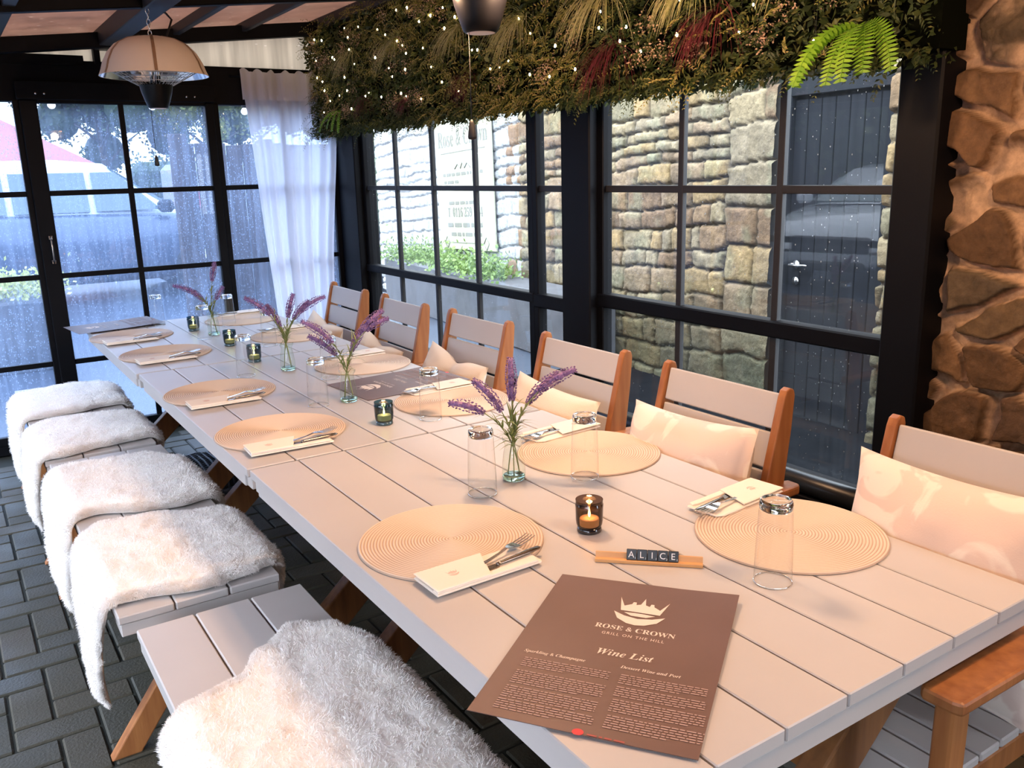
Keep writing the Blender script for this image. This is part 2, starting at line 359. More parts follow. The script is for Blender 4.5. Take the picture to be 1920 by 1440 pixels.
MT['planter'] = pm('grey_stone_trough', (0.085, 0.088, 0.10), 0.8, var=0.3, bump=0.5, bscale=40)
MT['basket'] = pm('dark_blue_wicker', (0.035, 0.04, 0.055), 0.4)
MT['render_white'] = pm('white_render', (0.8, 0.8, 0.8), 0.8, var=0.06, bump=0.3, bscale=20)
MT['dark_wall'] = pm('dark_painted_wall', (0.05, 0.045, 0.04), 0.8, var=0.3)
MT['black_roll'] = pm('black_draught_roll', (0.010, 0.012, 0.016), 0.3, spec=0.5)

def brick_mat():
    m, n, o = base_mat('red_brickwork')
    p = n.new('ShaderNodeBsdfPrincipled'); p.inputs['Roughness'].default_value = 0.85
    b = n.new('ShaderNodeTexBrick'); b.inputs['Color1'].default_value = (0.42, 0.13, 0.09, 1); b.inputs['Color2'].default_value = (0.33, 0.10, 0.08, 1)
    b.inputs['Mortar'].default_value = (0.45, 0.38, 0.33, 1); b.inputs['Scale'].default_value = 4.5; b.inputs['Mortar Size'].default_value = 0.012
    tcn = n.new('ShaderNodeTexCoord'); mp = n.new('ShaderNodeMapping'); mp.inputs['Rotation'].default_value = (PI/2, 0, 0)
    n.l.new(tcn.outputs['Object'], mp.inputs[0]); n.l.new(mp.outputs[0], b.inputs['Vector'])
    n.l.new(b.outputs[0], p.inputs['Base Color']); n.l.new(p.outputs[0], o.inputs[0]); return m
MT['brick_red'] = brick_mat()
MT['roof_tile'] = pm('red_roof_tiles', (0.40, 0.13, 0.11), 0.8, var=0.3, vscale=20, stretch=(1, 1, 12))

# ------------------------------------------------------------------ mesh building
class MB:
    def __init__(s): s.v = []; s.f = []; s.mi = []; s.sm = []
    def add(s, vs, fs, mi=0, smooth=False):
        b = len(s.v); s.v.extend([tuple(x) for x in vs])
        for f in fs: s.f.append(tuple(b+i for i in f)); s.mi.append(mi); s.sm.append(smooth)
        return s
    def box(s, x0, x1, y0, y1, z0, z1, Mx=None, mi=0, ch=0.0):
        if ch <= 0:
            vs = [(x0, y0, z0), (x1, y0, z0), (x1, y1, z0), (x0, y1, z0), (x0, y0, z1), (x1, y0, z1), (x1, y1, z1), (x0, y1, z1)]
            fs = [(0, 3, 2, 1), (4, 5, 6, 7), (0, 1, 5, 4), (1, 2, 6, 5), (2, 3, 7, 6), (3, 0, 4, 7)]
        else:
            c = min(ch, abs(x1-x0)*0.45, abs(y1-y0)*0.45, abs(z1-z0)*0.45)
            vs = []; idx = {}
            for X, sxn in ((x0, 1), (x1, -1)):
                for Y, syn in ((y0, 1), (y1, -1)):
                    for Z, szn in ((z0, 1), (z1, -1)):
                        k = (sxn, syn, szn)
                        idx[k+('x',)] = len(vs); vs.append((X, Y+syn*c, Z+szn*c))
                        idx[k+('y',)] = len(vs); vs.append((X+sxn*c, Y, Z+szn*c))
                        idx[k+('z',)] = len(vs); vs.append((X+sxn*c, Y+syn*c, Z))
            g = lambda a, b, d, t: idx[(a, b, d, t)]
            fs = []
            for a in (1, -1):
                fs.append((g(a, 1, 1, 'x'), g(a, -1, 1, 'x'), g(a, -1, -1, 'x'), g(a, 1, -1, 'x'))[::-1 if a == 1 else 1])
                fs.append((g(1, a, 1, 'y'), g(1, a, -1, 'y'), g(-1, a, -1, 'y'), g(-1, a, 1, 'y'))[::-1 if a == 1 else 1])
                fs.append((g(1, 1, a, 'z'), g(-1, 1, a, 'z'), g(-1, -1, a, 'z'), g(1, -1, a, 'z'))[::-1 if a == 1 else 1])
                for b in (1, -1):
                    fs.append((g(1, a, b, 'y'), g(-1, a, b, 'y'), g(-1, a, b, 'z'), g(1, a, b, 'z')))
                    fs.append((g(a, 1, b, 'x'), g(a, -1, b, 'x'), g(a, -1, b, 'z'), g(a, 1, b, 'z')))
                    fs.append((g(a, b, 1, 'x'), g(a, b, -1, 'x'), g(a, b, -1, 'y'), g(a, b, 1, 'y')))
                    for d in (1, -1):
                        fs.append((g(a, b, d, 'x'), g(a, b, d, 'y'), g(a, b, d, 'z')))
        if Mx is not None: vs = [tuple(Mx @ Vector(v)) for v in vs]
        return s.add(vs, fs, mi)
    def beam(s, p0, p1, w, h, up=(0, 0, 1), mi=0, ch=0.0, w2=None, h2=None):
        p0 = Vector(p0); p1 = Vector(p1); d = (p1-p0); L = d.length; d.normalize()
        up = Vector(up); sd = d.cross(up).normalized(); u2 = sd.cross(d).normalized()
        Mx = Matrix(((sd.x, u2.x, d.x, p0.x), (sd.y, u2.y, d.y, p0.y), (sd.z, u2.z, d.z, p0.z), (0, 0, 0, 1)))
        if w2 is None: return s.box(-w/2, w/2, -h/2, h/2, 0, L, Mx, mi, ch)
        a, b, c2, d2 = w/2, h/2, w2/2, (h2 or h)/2
        vs = [(-a, -b, 0), (a, -b, 0), (a, b, 0), (-a, b, 0), (-c2, -d2, L), (c2, -d2, L), (c2, d2, L), (-c2, d2, L)]
        fs = [(0, 3, 2, 1), (4, 5, 6, 7), (0, 1, 5, 4), (1, 2, 6, 5), (2, 3, 7, 6), (3, 0, 4, 7)]
        return s.add([tuple(Mx @ Vector(v)) for v in vs], fs, mi)
    def tube(s, pts, r, n=8, mi=0, cap=True):
        pts = [Vector(p) for p in pts]; N = len(pts); rs = r if isinstance(r, (list, tuple)) else [r]*N
        vs = []; prev = None
        for i, p in enumerate(pts):
            d = (pts[min(i+1, N-1)]-pts[max(i-1, 0)])
            if d.length < 1e-9: d = Vector((0, 0, 1))
            d.normalize()
            if prev is None:
                a = Vector((0, 0, 1)) if abs(d.z) < 0.9 else Vector((1, 0, 0)); sd = d.cross(a).normalized()
            else:
                sd = (prev-d*prev.dot(d))
                sd = sd.normalized() if sd.length > 1e-6 else d.orthogonal().normalized()
            prev = sd; u = d.cross(sd)
            for k in range(n):
                t = 2*PI*k/n; vs.append(p+(sd*math.cos(t)+u*math.sin(t))*rs[i])
        fs = []
        for i in range(N-1):
            for k in range(n):
                a = i*n+k; b = i*n+(k+1) % n; fs.append((a, b, b+n, a+n))
        if cap: fs.append(tuple(range(n-1, -1, -1))); fs.append(tuple((N-1)*n+k for k in range(n)))
        return s.add(vs, fs, mi, True)
    def lathe(s, prof, n=32, o=(0, 0, 0), mi=0, closed=False):
        vs = []; 
        for r, z in prof:
            for k in range(n):
                t = 2*PI*k/n; vs.append((o[0]+r*math.cos(t), o[1]+r*math.sin(t), o[2]+z))
        fs = []; N = len(prof)
        for i in range(N-1 if not closed else N):
            j = (i+1) % N
            for k in range(n):
                fs.append((i*n+k, i*n+(k+1) % n, j*n+(k+1) % n, j*n+k))
        if not closed:
            if prof[0][0] > 1e-6 and prof[0][0] < 1e9 and getattr(s, 'capb', False): fs.append(tuple(range(n-1, -1, -1)))
        return s.add(vs, fs, mi, True)
    def grid(s, P, nu, nv, mi=0, smooth=True, flip=False):
        vs = [P(i/(nu-1), j/(nv-1)) for j in range(nv) for i in range(nu)]
        fs = []
        for j in range(nv-1):
            for i in range(nu-1):
                a = j*nu+i; q = (a, a+1, a+nu+1, a+nu); fs.append(q[::-1] if flip else q)
        return s.add(vs, fs, mi, smooth)
    def prism(s, poly, z0, z1, mi=0, Mx=None):
        n = len(poly); vs = [(x, y, z0) for x, y in poly]+[(x, y, z1) for x, y in poly]
        fs = [tuple(range(n-1, -1, -1)), tuple(range(n, 2*n))]+[(i, (i+1) % n, n+(i+1) % n, n+i) for i in range(n)]
        if Mx is not None: vs = [tuple(Mx @ Vector(v)) for v in vs]
        return s.add(vs, fs, mi)
    def build(s, name, mat, parent=None, world=False, origin=None, bevel=0.0, smooth=None, wn=False):
        me = bpy.data.meshes.new(name)
        vs = s.v
        off = None
        if origin is not None: off = Vector(origin)
        elif parent is not None and world:
            off = Vector(parent.get('_abs', tuple(parent.location)))
        if off is not None: vs = [(x-off[0], y-off[1], z-off[2]) for x, y, z in vs]
        me.from_pydata(vs, [], s.f)
        mats = mat if isinstance(mat, (list, tuple)) else [mat]
        for m in mats: me.materials.append(m)
        me.polygons.foreach_set('material_index', s.mi)
        me.polygons.foreach_set('use_smooth', s.sm if smooth is None else [smooth]*len(s.f))
        me.update()
        o = bpy.data.objects.new(name, me); COL.objects.link(o)
        if origin is not None: o.location = origin
        if parent is not None: o.parent = parent
        if bevel > 0:
            md = o.modifiers.new('bevel', 'BEVEL'); md.width = bevel; md.segments = 2; md.limit_method = 'ANGLE'; md.angle_limit = math.radians(50)
        return o

def tag(o, label=None, cat=None, group=None, kind=None):
    if label: o['label'] = label
    if cat: o['category'] = cat
    if group: o['group'] = group
    if kind: o['kind'] = kind
    return o
def thing(name, label, cat, loc=(0, 0, 0), rotz=0.0, group=None, scale=1.0):
    o = bpy.data.objects.new(name, None); COL.objects.link(o); o.empty_display_size = 0.05
    o.location = loc; o.rotation_euler = (0, 0, rotz); o.scale = (scale,)*3
    return tag(o, label, cat, group)
def dup(root, loc, rotz=None, label=None, group=None):
    r = root.copy(); COL.objects.link(r); r.location = loc
    if rotz is not None: r.rotation_euler = (0, 0, rotz)
    if label: r['label'] = label
    if group: r['group'] = group
    for ch in list(root.children):
        c = ch.copy(); COL.objects.link(c); c.parent = r
        for g in list(ch.children):
            d = g.copy(); COL.objects.link(d); d.parent = c
    return r

def text_mesh(txt, size, spacing=1.0, align='CENTER', shear=0.0, extrude=0.0):
    c = bpy.data.curves.new('txt', 'FONT'); c.body = txt; c.size = size; c.align_x = align; c.space_character = spacing; c.shear = shear
    c.resolution_u = 3; c.extrude = extrude
    o = bpy.data.objects.new('txt', c); COL.objects.link(o)
    bpy.context.view_layer.update()
    dg = bpy.context.evaluated_depsgraph_get()
    me = bpy.data.meshes.new_from_object(o.evaluated_get(dg))
    vs = [tuple(v.co) for v in me.vertices]; fs = [tuple(p.vertices) for p in me.polygons]
    bpy.data.objects.remove(o); bpy.data.curves.remove(c); bpy.data.meshes.remove(me)
    return vs, fs
def serif(s, italic=False, bold=True):
    """letters of the mathematical serif alphabets"""
    up, lo = ((0x1D468, 0x1D482) if italic else (0x1D400, 0x1D41A))
    if not bold: up, lo = ((0x1D434, 0x1D44E) if italic else (0x1D400, 0x1D41A))
    r = ''
    for ch in s:
        if 'A' <= ch <= 'Z': r += chr(up+ord(ch)-65)
        elif 'a' <= ch <= 'z':
            r += chr(lo+ord(ch)-97) if not (italic and not bold and ch == 'h') else '\u210e'
        elif '0' <= ch <= '9': r += chr(0x1D7CE+ord(ch)-48)
        else: r += ch
    return r
# ------------------------------------------------------------------ the setting
XW = 2.24          # inner face of the right window wall
YF = 5.32          # inner face of the front (far) glass wall
def rz(x): return 2.12+0.107*(x-0.42)

rnd = random.Random(7)
def herringbone(x0, x1, y0, y1, z, mb):
    Wd = 0.105; g = 0.0035
    ni = int((x1-x0)/Wd)+2; nj = int((y1-y0)/Wd)+2
    for i in range(ni):
        for j in range(nj):
            k = (i-j) % 4
            if k == 0: a = (x0+i*Wd, x0+(i+2)*Wd, y0+j*Wd, y0+(j+1)*Wd)
            elif k == 3: a = (x0+i*Wd, x0+(i+1)*Wd, y0+j*Wd, y0+(j+2)*Wd)
            else: continue
            if a[1] > x1+0.01 or a[3] > y1+0.01: continue
            dz = rnd.uniform(-0.0015, 0.0015)
            mb.box(a[0]+g, a[1]-g, a[2]+g, a[3]-g, z-0.03, z+dz, ch=0.005)
fb = MB(); herringbone(-1.50, 2.35, -1.6, 5.30, 0.0, fb)
fb.box(-1.6, 2.5, -1.75, 5.40, -0.08, -0.006, mi=1)
tag(fb.build('floor', [MT['paving'], MT['joint']]), 'grey herringbone block paving floor, damp', kind='structure')
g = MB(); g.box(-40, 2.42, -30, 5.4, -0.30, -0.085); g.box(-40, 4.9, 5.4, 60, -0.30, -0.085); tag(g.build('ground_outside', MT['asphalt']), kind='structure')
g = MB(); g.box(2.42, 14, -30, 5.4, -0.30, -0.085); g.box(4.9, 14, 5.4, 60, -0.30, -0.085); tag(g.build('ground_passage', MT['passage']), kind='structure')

# roof: sheet, rafters along the table, purlins across it
g = MB()
xa, xb = -1.6, 2.42
g.add([(xa, -1.75, rz(xa)+.05), (xb, -1.75, rz(xb)+.05), (xb, 5.45, rz(xb)+.05), (xa, 5.45, rz(xa)+.05),
       (xa, -1.75, rz(xa)+.062), (xb, -1.75, rz(xb)+.062), (xb, 5.45, rz(xb)+.062), (xa, 5.45, rz(xa)+.062)],
      [(0, 3, 2, 1), (4, 5, 6, 7), (0, 1, 5, 4), (1, 2, 6, 5), (2, 3, 7, 6), (3, 0, 4, 7)])
tag(g.build('ceiling', MT['roof']), 'bronze tinted translucent roof sheeting', kind='structure')
k = 1
for x, wd, hh in ((-1.40, .09, .08), (-0.72, .04, .05), (-0.05, .05, .06), (0.37, .05, .05), (0.905, .095, .085), (1.25, .035, .05), (1.62, .03, .05), (2.08, .06, .06)):
    g = MB(); g.beam((x, -1.7, rz(x)+.045-hh/2), (x, 5.34, rz(x)+.045-hh/2), wd, hh, ch=.004)
    tag(g.build('trim_%d' % k, MT['frame_grey']), kind='structure'); k += 1
for y, wd, hh in ((5.16, .06, .075), (4.05, .05, .055), (2.75, .05, .055), (1.3, .05, .055), (-0.2, .05, .055), (-1.6, .06, .06)):
    g = MB(); g.beam((xa, y, rz(xa)+.03-hh/2), (2.3, y, rz(2.3)+.03-hh/2), wd, hh, ch=.004)
    tag(g.build('trim_%d' % k, MT['frame']), kind='structure'); k += 1

# --- front glass wall (y = 5.32): header, sliding door, fixed lights
g = MB(); g.box(-1.55, 2.32, YF, YF+.10, 1.865, 2.075, ch=.004)
g.box(.16, .80, YF-.012, YF, 2.05, 2.10)          # stepped cover strip
tag(g.build('trim_%d' % k, MT['frame']), kind='structure'); k += 1
g = MB(); g.add([(-1.5, YF+.05, 2.07), (2.3, YF+.05, 2.07), (2.3, YF+.05, rz(2.3)+.04), (-1.5, YF+.05, rz(-1.5)+.04),
                 (-1.5, YF+.06, 2.07), (2.3, YF+.06, 2.07), (2.3, YF+.06, rz(2.3)+.04), (-1.5, YF+.06, rz(-1.5)+.04)],
                [(0, 1, 2, 3), (7, 6, 5, 4), (0, 4, 5, 1), (1, 5, 6, 2), (2, 6, 7, 3), (3, 7, 4, 0)])
tag(g.build('wall_front', MT['gable']), 'streaky beige translucent gable sheet', kind='structure')
g = MB(); g.box(.855, .885, YF-.01, YF+.07, 2.06, rz(.87)+.03, ch=.003)
tag(g.build('trim_%d' % k, MT['frame']), kind='structure'); k += 1
g = MB(); g.box(-1.55, 2.32, YF, YF+.09, 0.0, 0.055, ch=.004)
tag(g.build('trim_%d' % k, MT['frame']), kind='structure'); k += 1

def muntins(mb, xs, zs, x0, x1, z0, z1, y, t=.028, d=.02):
    for x in xs: mb.box(x-t/2, x+t/2, y, y+d, z0, z1, ch=.002)
    for z in zs: mb.box(x0, x1, y+.001, y+d-.001, z-t/2, z+t/2, ch=.002)
ZF = (1.395, .955, .475)
# sliding door between the two stiles
d = thing('door_1', 'black framed sliding glass door misted with rain at the far end', None, (.96, YF, 0)); d['kind'] = 'structure'
g = MB(); g.box(.465, .548, YF-.02, YF+.03, .03, 1.87, ch=.004); g.box(1.405, 1.452, YF-.02, YF+.03, .03, 1.87, ch=.004)
g.box(.548, 1.405, YF-.02, YF+.03, .03, .10, ch=.004); g.box(.548, 1.405, YF-.02, YF+.03, 1.855, 1.90, ch=.004)
g.build('door_frame', MT['frame'], d, world=True)
g = MB(); muntins(g, (.955,), ZF, .548, 1.405, .10, 1.86, YF-.01); g.build('glazing_bars', MT['frame'], d, world=True)
g = MB(); g.box(.54, 1.41, YF+.012, YF+.015, .09, 1.87); g.build('pane', MT['glass_far'], d, world=True)
g = MB(); g.box(.455, 1.46, YF-.05, YF-.021, 1.872, 1.962, ch=.003); hp = g.build('head_plate', MT['frame'], d, world=True)
for x in (.545, .585, 1.30, 1.345):
    bo = MB(); bo.tube([(x, YF-.055, 1.90), (x, YF-.049, 1.90)], .0055, 8); bo.build('bolt', MT['nickel'], d, world=True)
g = MB(); g.tube([(.515, YF-.05, 1.17), (.515, YF-.065, 1.15), (.515, YF-.065, 1.05), (.515, YF-.05, 1.03)], .0045, 8)
g.box(.505, .525, YF-.05, YF-.02, 1.155, 1.175, ch=.002); g.box(.505, .525, YF-.05, YF-.02, 1.025, 1.045, ch=.002)
g.build('pull_handle', MT['dark_steel'], d, world=True)
def fixed_light(name, label, x0, x1, xs):
    d = thing(name, label, None, ((x0+x1)/2, YF, 0)); d['kind'] = 'structure'
    g = MB(); g.box(x0, x0+.03, YF, YF+.05, .05, 1.87, ch=.003); g.box(x1-.03, x1, YF, YF+.05, .05, 1.87, ch=.003)
    g.box(x0+.03, x1-.03, YF, YF+.05, .055, .10, ch=.003); g.build('window_frame', MT['frame'], d, world=True)
    g = MB(); muntins(g, xs, ZF, x0+.03, x1-.03, .10, 1.87, YF+.005); g.build('glazing_bars', MT['frame'], d, world=True)
    g = MB(); g.box(x0+.02, x1-.02, YF+.026, YF+.029, .09, 1.87); g.build('pane', MT['glass_far'], d, world=True)
fixed_light('window_1', 'rain-misted fixed window left of the sliding door', -.55, .468, (-.05,))
fixed_light('window_2', 'rain-misted fixed window behind the white curtain', 1.455, 2.19, (1.86,))
fixed_light('window_3', 'rain-misted fixed window at the far left', -1.5, -.56, (-1.05,))

# --- right glass wall (x = 2.24)
def sash(name, label, y0, y1, ys, rail, zb=.46, post=.035, zm=1.37, top=2.33):
    d = thing(name, label, None, (XW, (y0+y1)/2, 0)); d['kind'] = 'structure'
    g = MB()
    g.box(XW-.005, XW+.045, y0, y0+post, zb, top, ch=.004); g.box(XW-.005, XW+.045, y1-post, y1, zb, top, ch=.004)
    g.box(XW-.012, XW+.05, y0, y1, rail[0], rail[1], ch=.005); g.box(XW-.005, XW+.045, y0, y1, zb-.03, zb+.01, ch=.004)
    g.box(XW-.005, XW+.045, y0, y1, top-.05, top, ch=.004)
    g.build('window_frame', MT['frame'], d, world=True)
    g = MB()
    for y in ys: g.box(XW+.008, XW+.030, y-.013, y+.013, zb, top-.02, ch=.002)
    g.box(XW+.009, XW+.029, y0+post, y1-post, zm-.013, zm+.013, ch=.002)
    g.build('glazing_bars', MT['frame_grey'], d, world=True)
    g = MB(); g.box(XW+.018, XW+.021, y0+.02, y1-.02, zb-.01, top-.02); g.build('pane', MT['glass_side'], d, world=True)
    # rain drops standing on the outside of the glass
    r2 = random.Random(int(y0*100)); g = MB()
    for _ in range(int(520*(y1-y0))):
        y = r2.uniform(y0+post, y1-post); z = r2.uniform(zb, 1.85); s = r2.uniform(.0009, .0024)
        if r2.random() < .35: y = y0+post+(y1-y0-2*post)*abs(r2.gauss(0, .25)) % (y1-y0-2*post)
        g.add([(XW+.0215, y-s, z), (XW+.0215, y, z-s*1.5), (XW+.0215, y+s, z), (XW+.0215, y, z+s*1.2), (XW+.0225+s*.5, y, z-s*.3)],
              [(0, 1, 4), (1, 2, 4), (2, 3, 4), (3, 0, 4)], smooth=True)
    dr = g.build('rain_drops', MT['drop'], d, world=True); dr['kind'] = 'stuff'
MT['drop'] = pm('rain_drop', (0.75, 0.8, 0.85), 0.05, spec=1.0, trans=0.6)
sash('window_4', 'left side window by the far corner, pub sign seen through it', 3.225, 5.06, (4.62, 4.18, 3.745), (.862, .906), post=.045)
sash('window_5', 'narrow side window next to the middle post', 2.95, 3.23, (), (.845, .905))
sash('window_6', 'right side window with stone wall and dark door behind', 1.43, 2.77, (2.317, 1.875), (.898, .952))
# kick panel under the glass
g = MB(); g.box(XW, XW+.04, 1.33, 5.32, 0.0, .435, ch=.003); tag(g.build('wall_right', MT['frame']), kind='structure')
for (y0, y1, x0, x1) in ((5.055, 5.40, 2.19, 2.33), (2.765, 2.955, 2.19, 2.31), (1.315, 1.436, 2.17, 2.31)):
    g = MB(); g.box(x0, x1, y0, y1, 0, 2.36, ch=.006)
    tag(g.build('trim_%d' % k, MT['frame']), kind='structure'); k += 1
g = MB(); g.tube([(XW-.045, 1.44, .46), (XW-.045, 2.75, .46)], .034, 20)
t_ = g.build('sill_roll', MT['black_roll'], origin=(XW-.045, 2.1, .42)); tag(t_, kind='structure')
t_.name = 'trim_%d' % k; k += 1
g = MB(); g.box(XW-.075, XW-.002, 1.44, 2.75, .0, .426, ch=.003); tag(g.build('trim_%d' % k, MT['frame']), kind='structure'); k += 1

# --- left glass wall, open car park side
d = thing('window_7', 'long glazed side of the shelter behind the benches', None, (-1.5, 2, 0)); d['kind'] = 'structure'
g = MB()
for y in (-1.6, -.2, 1.2, 2.6, 4.0, 5.3): g.box(-1.54, -1.47, y-.035, y+.035, 0, rz(-1.5)+.01, ch=.004)
g.box(-1.53, -1.48, -1.6, 5.3, .80, .85, ch=.003); g.box(-1.53, -1.48, -1.6, 5.3, 0, .06, ch=.003); g.box(-1.53, -1.48, -1.6, 5.3, 1.84, 1.90, ch=.003)
g.build('window_frame', MT['frame'], d, world=True)
g = MB(); g.box(-1.506, -1.503, -1.6, 5.3, .03, 1.86); g.build('pane', MT['glass_left'], d, world=True)
g = MB(); g.box(-1.7, 2.5, -1.85, -1.75, -.05, 2.6); tag(g.build('wall_back_added', MT['dark_wall']), kind='structure')  # unseen end wall added to hold back daylight from behind the camera

# ------------------------------------------------------------------ stonework
def vnoise(u, v, sc, seed):
    R = np.random.RandomState(seed); G = R.rand(256, 256)
    x = u*sc+1000; y = v*sc+1000; xi = np.floor(x).astype(int); yi = np.floor(y).astype(int); fx = x-xi; fy = y-yi
    fx = fx*fx*(3-2*fx); fy = fy*fy*(3-2*fy)
    a = G[xi % 256, yi % 256]; b = G[(xi+1) % 256, yi % 256]; c = G[xi % 256, (yi+1) % 256]; d = G[(xi+1) % 256, (yi+1) % 256]
    return (a*(1-fx)+b*fx)*(1-fy)+(c*(1-fx)+d*fx)*fy
def fbm(u, v, sc, seed, o=4):
    s = 0; a = .5; t = 0
    for i in range(o): s = s+a*vnoise(u, v, sc*2**i, seed+i); t += a; a *= .5
    return s/t
def sstep(a, b, x): t = np.clip((x-a)/(b-a), 0, 1); return t*t*(3-2*t)
def relief(name, P0, U, N, W, z0, z1, res, fn, mat):
    nu = int(W/res)+1; nv = int((z1-z0)/res)+1
    u, v = np.meshgrid(np.linspace(0, W, nu), np.linspace(z0, z1, nv))
    h, col = fn(u, v)
    P = np.zeros((nv, nu, 3))
    for i in range(3): P[..., i] = P0[i]+U[i]*u+N[i]*h
    P[..., 2] += v
    idx = np.arange(nu*nv).reshape(nv, nu)
    f = np.stack([idx[:-1, :-1], idx[:-1, 1:], idx[1:, 1:], idx[1:, :-1]], -1).reshape(-1, 4)
    me = bpy.data.meshes.new(name); me.from_pydata(P.reshape(-1, 3).tolist(), [], f.tolist())
    me.polygons.foreach_set('use_smooth', [True]*len(f))
    at = me.color_attributes.new('Col', 'FLOAT_COLOR', 'POINT')
    c4 = np.ones((nu*nv, 4), dtype=np.float32); c4[:, :3] = col.reshape(-1, 3); at.data.foreach_set('color', c4.ravel())
    me.materials.append(mat); me.update()
    o = bpy.data.objects.new(name, me); COL.objects.link(o); return o

def rubble(u, v):
    R = np.random.RandomState(21)
    uu = u+.05*(fbm(u, v, 5, 3)-.5)+.012*(fbm(u, v, 25, 9)-.5); vv = v+.05*(fbm(u, v, 5, 5)-.5)+.012*(fbm(u, v, 25, 11)-.5)-.10*(fbm(u, v, .9, 77)-.5)
    F1 = np.full(u.shape, 9.); F2 = np.full(u.shape, 9.); I = np.zeros(u.shape, int)
    S = []
    cw, chh = .22, .115
    for j in range(-1, 24):
        for i in range(-1, 17):
            S.append(((i+.5*(j % 2))*cw+R.uniform(-.11, .11), j*chh+R.uniform(-.055, .055), R.uniform(-.10, .12), R.uniform(-.5, .5), R.uniform(.8, 1.4)))
    for q, (a, b, wgt, ang, asp) in enumerate(S):
        du = uu-a; dv = vv-b; ca, sa = math.cos(ang*.5), math.sin(ang*.5)
        x = (du*ca+dv*sa)/(1.45*asp); y = (-du*sa+dv*ca)
        d = (np.abs(x)**2.6+np.abs(y)**2.6)**(1/2.6)/.062-wgt
        m = d < F1
        F2 = np.where(m, F1, np.minimum(F2, d)); I = np.where(m, q, I); F1 = np.where(m, d, F1)
    e = (F2-F1)*.5
    st = sstep(.07, .20, e+.12*(fbm(u, v, 14, 31)-.5))
    hh = R.rand(len(S)); tilt = R.uniform(-1, 1, (len(S), 2))
    su = np.array([s[0] for s in S])[I]; sv = np.array([s[1] for s in S])[I]
    h = .012*fbm(u, v, 9, 41)+st*(.022+.022*hh[I]+.012*fbm(u, v, 16, 51)+.09*tilt[I, 0]*(v-sv)+.05*tilt[I, 1]*(u-su)+.006*fbm(u, v, 60, 61))
    pal = np.array([(.30, .17, .085), (.36, .20, .10), (.24, .14, .08), (.33, .22, .12), (.42, .24, .12), (.26, .19, .12)])
    sc = pal[R.randint(0, len(pal), len(S))][I]*(.26+.36*fbm(u, v, 12, 71))[..., None]
    mo = np.array((.56, .39, .26))*(.75+.4*fbm(u, v, 18, 81))[..., None]
    m = sstep(.25, .75, st)[..., None]
    return h, mo*(1-m)+sc*m

